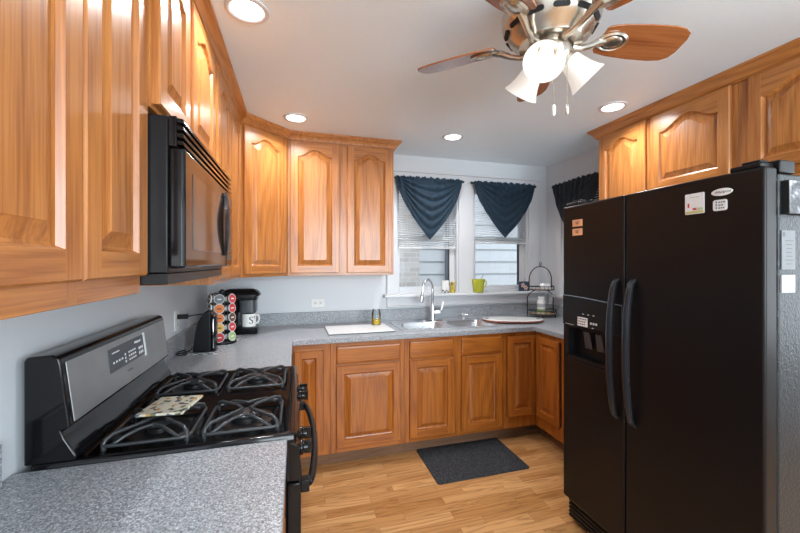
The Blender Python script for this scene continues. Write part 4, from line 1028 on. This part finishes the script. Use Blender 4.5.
# coffee maker, facing the camera-right
KX, KY = 0.27, 2.965
km = thing('coffee_maker', (KX, KY, CT), 'black single serve coffee maker in the corner behind the pod carousel', 'coffee maker')
def shell(x0, x1, y0, y1, r, zs): return M().loft([rrect(x0+i, x1-i, y0+i, y1-i, max(r-i, 0.01), z, 6) for z, i in zs])
kx0, kx1, ky0, ky1 = 0.150, 0.400, 2.880, 3.050
shell(kx0, kx1, ky0, ky1, 0.03, [(CT+0.0005, 0.002), (CT+0.006, 0), (CT+0.040, 0), (CT+0.044, 0.004)]).build('base', BLACK, km, smooth=True)
shell(kx0, 0.270, ky0+0.002, ky1-0.002, 0.03, [(CT+0.0445, 0), (1.160, 0)]).build('column', BLACK, km, smooth=True)
shell(kx0, kx1-0.005, ky0+0.004, ky1-0.004, 0.03, [(1.1605, 0.002), (1.165, 0), (1.190, 0)]).build('head', SATIN, km, smooth=True)
shell(0.275, kx1-0.012, ky0+0.006, ky1-0.006, 0.03, [(1.060, 0.012), (1.070, 0), (1.1600, 0)]).build('brew_housing', DGREY, km, smooth=True)
shell(kx0-0.006, kx1+0.014, ky0-0.004, ky1+0.004, 0.04, [(1.1905, 0), (1.200, 0), (1.215, 0.010), (1.230, 0.028), (1.240, 0.055)]).build('lid', SATIN, km, smooth=True)
M().tube([(0.275, ky0-0.001, 1.176), (0.17, ky0-0.001, 1.176)], 0.006, 8).build('silver_trim', CHROME, km, smooth=True)
shell(0.285, kx1-0.006, ky0+0.02, ky1-0.02, 0.02, [(CT+0.0445, 0), (CT+0.050, 0)]).build('drip_tray', DGREY, km, smooth=True)
# mug
ux, uy, uz = 0.338, 2.935, CT+0.0505
mg = thing('mug', (ux, uy, uz), 'white mug with black lettering standing in the coffee maker', 'mug')
M().lathe([(0.040, uz), (0.048, uz+0.004), (0.0485, uz+0.095), (0.0465, uz+0.095), (0.045, uz+0.008), (0.01, uz+0.007)], (ux, uy, 0), 32, cap0=True, cap1=True).build('cup', CERAM, mg, smooth=True, ang=50)
M().tube(smooth_path([(ux+0.045, uy+0.01, uz+0.080), (ux+0.062, uy+0.015, uz+0.078), (ux+0.068, uy+0.018, uz+0.052), (ux+0.060, uy+0.015, uz+0.026), (ux+0.045, uy+0.01, uz+0.020)]), 0.005, 10).build('handle', CERAM, mg, smooth=True)
aa = math.radians(-58)
B = Matrix.Translation((ux, uy, uz+0.048)) @ Matrix(((-math.sin(aa), 0, math.cos(aa), 0), (math.cos(aa), 0, math.sin(aa), 0), (0, 1, 0, 0), (0, 0, 0, 1)))
text_mesh("S'", 0.075, B, 'lettering', DARK, mg, bend=0.0483)

# ------------------------------------------------------------------ on the worktop by the sink
L4 = [(0.890, 3.040), (0.895, 2.680), (1.385, 2.682), (1.375, 3.028)]
bd = thing('cutting_board', (1.14, 2.85, CT), 'white rectangular cutting board lying on the worktop left of the sink', 'cutting board')
M().loft([[(x, y, CT+0.0006) for x, y in L4], [(x, y, CT+0.010) for x, y in L4]]).build('board', PLASTIC, bd, bevel=0.003)
m = M(); cx_, cy_ = 1.136, 2.857
for (a, b) in ((0, 1), (1, 2)):
    p, q = Vector(L4[a]), Vector(L4[b]); n = (q-p).normalized(); nn = Vector((n.y, -n.x)); 
    if nn.dot(p-Vector((cx_, cy_))) < 0: nn = -nn
    m.loft([[(p.x+nn.x*t, p.y+nn.y*t, z) for t, z in ((0.0004, CT+0.0012), (0.0035, CT+0.0012), (0.0035, CT+0.0075), (0.0004, CT+0.0075))], [(q.x+nn.x*t, q.y+nn.y*t, z) for t, z in ((0.0004, CT+0.0012), (0.0035, CT+0.0012), (0.0035, CT+0.0075), (0.0004, CT+0.0075))]])
m.build('rubber_edge', DGREY, bd)['label'] = 'dark rubber edge'
jz = CT+0.0105; jx, jy = 1.300, 2.975
jr = thing('glass_jar', (jx, jy, jz), 'small glass candle jar half filled with yellow wax on the cutting board', 'jar')
M().lathe([(0.030, jz), (0.036, jz+0.003), (0.037, jz+0.10), (0.030, jz+0.115), (0.030, jz+0.128)], (jx, jy, 0), 28, cap0=True).build('glass', mat_glass('jar_glass', (0.86, 0.9, 0.92)), jr, smooth=True)
M().lathe([(0.033, jz+0.0065), (0.0335, jz+0.045)], (jx, jy, 0), 24, cap0=True, cap1=True).build('wax', YELLOW, jr, smooth=True, ang=40)['label'] = 'yellow wax'
# oval platter
ox, oy = 2.490, 2.845
ov = thing('oval_platter', (ox, oy, CT+0.006), 'white oval serving board with reddish wooden edge on the right of the sink', 'platter')
def oval(a, b, z, n=56): return [(ox+a*math.cos(2*PI*k/n)*math.cos(-0.35)-b*math.sin(2*PI*k/n)*math.sin(-0.35), oy+a*math.cos(2*PI*k/n)*math.sin(-0.35)+b*math.sin(2*PI*k/n)*math.cos(-0.35), z) for k in range(n)]
zo = CT+0.0067
M().loft([oval(0.245, 0.125, zo), oval(0.262, 0.140, zo+0.004), oval(0.264, 0.142, zo+0.014), oval(0.260, 0.138, zo+0.018)]).build('wooden_edge', REDWOOD, ov, smooth=True, ang=50)
M().loft([oval(0.259, 0.137, zo+0.0182), oval(0.254, 0.132, zo+0.022), oval(0.235, 0.115, zo+0.0225)]).build('top_surface', CERAM, ov, smooth=True)
ca, sa = math.cos(-0.35), math.sin(-0.35)
for s in (-1, 1):
    m = M(); q = 0.222*s; m.lathe([(0.018, zo+0.0226), (0.018, zo+0.0232)], (ox+q*ca, oy+q*sa, 0), 18, cap0=True, cap1=True, sx=0.8, sy=1.3); m.build('grip_hole', DARK, ov)
# two-tier wire rack in the corner
qx, qy = 2.955, 3.03
rk = thing('wire_rack', (qx, qy, CT), 'dark two-tier arched wire rack in the worktop corner beside the refrigerator', 'rack')
m = M(); hw = 0.147; zl = CT+0.012
def halfo(w_, dpt, z, n=20): return [(qx+w_*math.cos(PI+PI*k/n), qy+0.06+dpt*math.sin(PI+PI*k/n), z) for k in range(n+1)]
for z, w_, dd in ((zl+0.016, hw, 0.15), (zl+0.052, hw, 0.15), (1.172, hw*0.86, 0.12), (1.205, hw*0.86, 0.12)):
    p = halfo(w_, dd, z); m.tube(p+[p[0]], 0.0038, 6)
for w_, dd, z0, z1 in ((hw, 0.15, zl+0.016, zl+0.052), (hw*0.86, 0.12, 1.172, 1.205)):
    for k in range(0, 21, 2):
        a = halfo(w_, dd, z0)[k]; b = halfo(w_, dd, z1)[k]; m.tube([a, b], 0.002, 5)
# lower arch and upper arch
m.tube([(qx-hw, qy+0.06, CT+0.004), (qx-hw, qy+0.06, 1.10)]+[(qx-hw*math.cos(a)*(1-0.14*math.sin(a)), qy+0.06, 1.10+0.075*math.sin(a)) for a in (0.4, 0.8, 1.2)], 0.0048, 8)
m.tube([(qx+hw, qy+0.06, CT+0.004), (qx+hw, qy+0.06, 1.10)]+[(qx+hw*math.cos(a)*(1-0.14*math.sin(a)), qy+0.06, 1.10+0.075*math.sin(a)) for a in (0.4, 0.8, 1.2)], 0.0048, 8)
hu = hw*0.86
m.tube([(qx-hu, qy+0.06, 1.172), (qx-hu, qy+0.06, 1.27)]+[(qx-hu*math.cos(PI*k/16), qy+0.06, 1.27+0.125*math.sin(PI*k/16)) for k in range(1, 16)]+[(qx+hu, qy+0.06, 1.27), (qx+hu, qy+0.06, 1.172)], 0.0048, 8)
for s in (-1, 1): m.tube([(qx+s*0.07, qy-0.07, CT+0.001), (qx+s*0.07, qy-0.07, zl+0.016)], 0.005, 6)
m.tube([(qx, qy+0.06, 1.395), (qx, qy+0.06, 1.41)], 0.004, 6); m.tube([(qx+0.012*math.cos(a), qy+0.06, 1.422+0.012*math.sin(a)) for a in [2*PI*k/14 for k in range(14)]], 0.003, 6, closed=True)
m.build('wire_frame', BRONZE, rk, smooth=True)
for nm, w_, dd, z in (('lower_shelf', hw-0.005, 0.145, zl+0.018), ('upper_shelf', hu-0.005, 0.115, 1.174)):
    p = halfo(w_, dd, z); M().loft([p, [(x, y, zz+0.006) for x, y, zz in p]]).build(nm, SHELFW, rk)
bz = zl+0.0245; px, py = 2.905, 3.01
bt = thing('supplement_bottle', (px, py, bz), 'white bottle with green label on the lower shelf of the wire rack', 'bottle')
M().lathe([(0.034, bz), (0.037, bz+0.004), (0.037, bz+0.115), (0.026, bz+0.132), (0.024, bz+0.136)], (px, py, 0), 24, cap0=True, cap1=True).build('body', PLASTIC, bt, smooth=True, ang=50)
M().lathe([(0.0376, bz+0.012), (0.0378, bz+0.045)], (px, py, 0), 24, cap0=True, cap1=True).build('label_band', GREENP, bt, smooth=True, ang=40)['label'] = 'green label'
M().lathe([(0.0377, bz+0.062), (0.0377, bz+0.095)], (px, py, 0), 24, cap0=True, cap1=True).build('label_print', plain('grey_label', (0.45, 0.46, 0.48), 0.5), bt, smooth=True, ang=40)
M().lathe([(0.028, bz+0.1365), (0.028, bz+0.156), (0.025, bz+0.159)], (px, py, 0), 24, cap0=True, cap1=True).build('cap', CERAM, bt, smooth=True, ang=50)
uz2 = 1.1805
db = thing('butter_dish', (2.955, 3.02, uz2), 'white lidded dish on the upper shelf of the wire rack', 'dish')
M().loft([rrect(2.895, 3.015, 2.990, 3.050, 0.015, uz2), rrect(2.893, 3.017, 2.988, 3.052, 0.016, uz2+0.008)]).build('plate', CERAM, db, smooth=True)
M().loft([rrect(2.902, 3.008, 2.995, 3.045, 0.018, uz2+0.0082), rrect(2.904, 3.006, 2.997, 3.043, 0.018, uz2+0.045), rrect(2.914, 2.996, 3.005, 3.035, 0.012, uz2+0.054)]).build('lid', CERAM, db, smooth=True, ang=60)
m = M().tube([(3.035+0.02*math.cos(a), 3.01+0.02*math.sin(a), bz+0.004) for a in [2*PI*k/16 for k in range(16)]], 0.0035, 6, closed=True)
tag(m.build('metal_ring', BRONZE), 'small dark metal ring on the lower shelf beside the bottle', 'ring')

# ------------------------------------------------------------------ on the window sill
sz = WZ[0]+0.0006; sy = D-0.035
o = M().loft([rrect(1.968, 2.036, sy-0.012, sy+0.012, 0.008, sz+0.030), rrect(1.968, 2.036, sy-0.012, sy+0.012, 0.008, sz+0.118)])
cw = thing('sponge_holder', (2.002, sy, sz), 'white holder with dark dots on the sill of the left sink window', 'holder')
o.build('body', CERAM, cw, smooth=True, ang=50)
q = M().loft([rrect(1.972, 2.032, sy-0.014, sy+0.014, 0.008, sz), rrect(1.970, 2.034, sy-0.013, sy+0.013, 0.008, sz+0.0298)]); q.build('spotted_base', mat_checks('dotted_base', (0.75, 0.75, 0.74), (0.08, 0.07, 0.06), 60), cw)
gf = thing('figurine', (2.075, sy, sz), 'yellow figurine with dark spots on the sill beside the white holder', 'figurine')
M().lathe([(0.022, sz), (0.027, sz+0.004), (0.026, sz+0.05), (0.020, sz+0.065), (0.022, sz+0.08), (0.018, sz+0.098), (0.006, sz+0.104)], (2.075, sy, 0), 20, cap0=True, cap1=True).build('body', SPOTS, gf, smooth=True)
M().tube([(2.082, sy-0.018, sz+0.094), (2.098, sy-0.018, sz+0.112)], [0.006, 0.003], 8).build('ear', YELLOW, gf, smooth=True)
mx_, my_ = 2.338, sy-0.01
gm = thing('mug', (mx_, my_, sz), 'lime green mug with a spoon on the sill of the right sink window', 'mug')
M().lathe([(0.044, sz), (0.047, sz+0.004), (0.063, sz+0.125), (0.060, sz+0.125), (0.045, sz+0.008), (0.01, sz+0.007)], (mx_, my_, 0), 32, cap0=True, cap1=True).build('cup', LIME, gm, smooth=True, ang=50)
M().tube(smooth_path([(mx_+0.058, my_+0.0, sz+0.108), (mx_+0.082, my_, sz+0.10), (mx_+0.080, my_, sz+0.065), (mx_+0.053, my_, sz+0.045)]), 0.006, 10).build('handle', LIME, gm, smooth=True)
sn = M().tube([(mx_-0.02, my_, sz+0.02), (mx_+0.040, my_+0.005, sz+0.140), (mx_+0.052, my_+0.007, sz+0.165)], [0.003, 0.003, 0.006], 8).build('spoon', CHROME, smooth=True); tag(sn, 'metal spoon standing in the lime green mug', 'spoon')
pd = thing('picture_block', (2.845, sy, sz), 'small navy picture block with two pink flowers on the window sill', 'picture')
M().box(2.790, 2.902, sy-0.012, sy+0.012, sz, sz+0.095).build('block', NAVYP, pd, bevel=0.001)
for x, z in ((2.826, sz+0.058), (2.858, sz+0.032)):
    m = M(); mx = Matrix.Translation((x, sy-0.0121, z)) @ Matrix.Rotation(PI/2, 4, 'X')
    pts = [(0.0215*(1+0.16*math.cos(5*a))*math.cos(a), 0.0215*(1+0.16*math.cos(5*a))*math.sin(a)) for a in [2*PI*k/40 for k in range(40)]]
    m.loft([[mx @ Vector((a, b, 0)) for a, b in pts], [mx @ Vector((a, b, 0.0008)) for a, b in pts]]); f = m.build('flower_print', PINKP, pd)
    M().lathe([(0.006, 0.0007), (0.006, 0.0014)], (0, 0, 0), 12, mx, cap0=True, cap1=True).build('flower_centre', BROWNP, f)
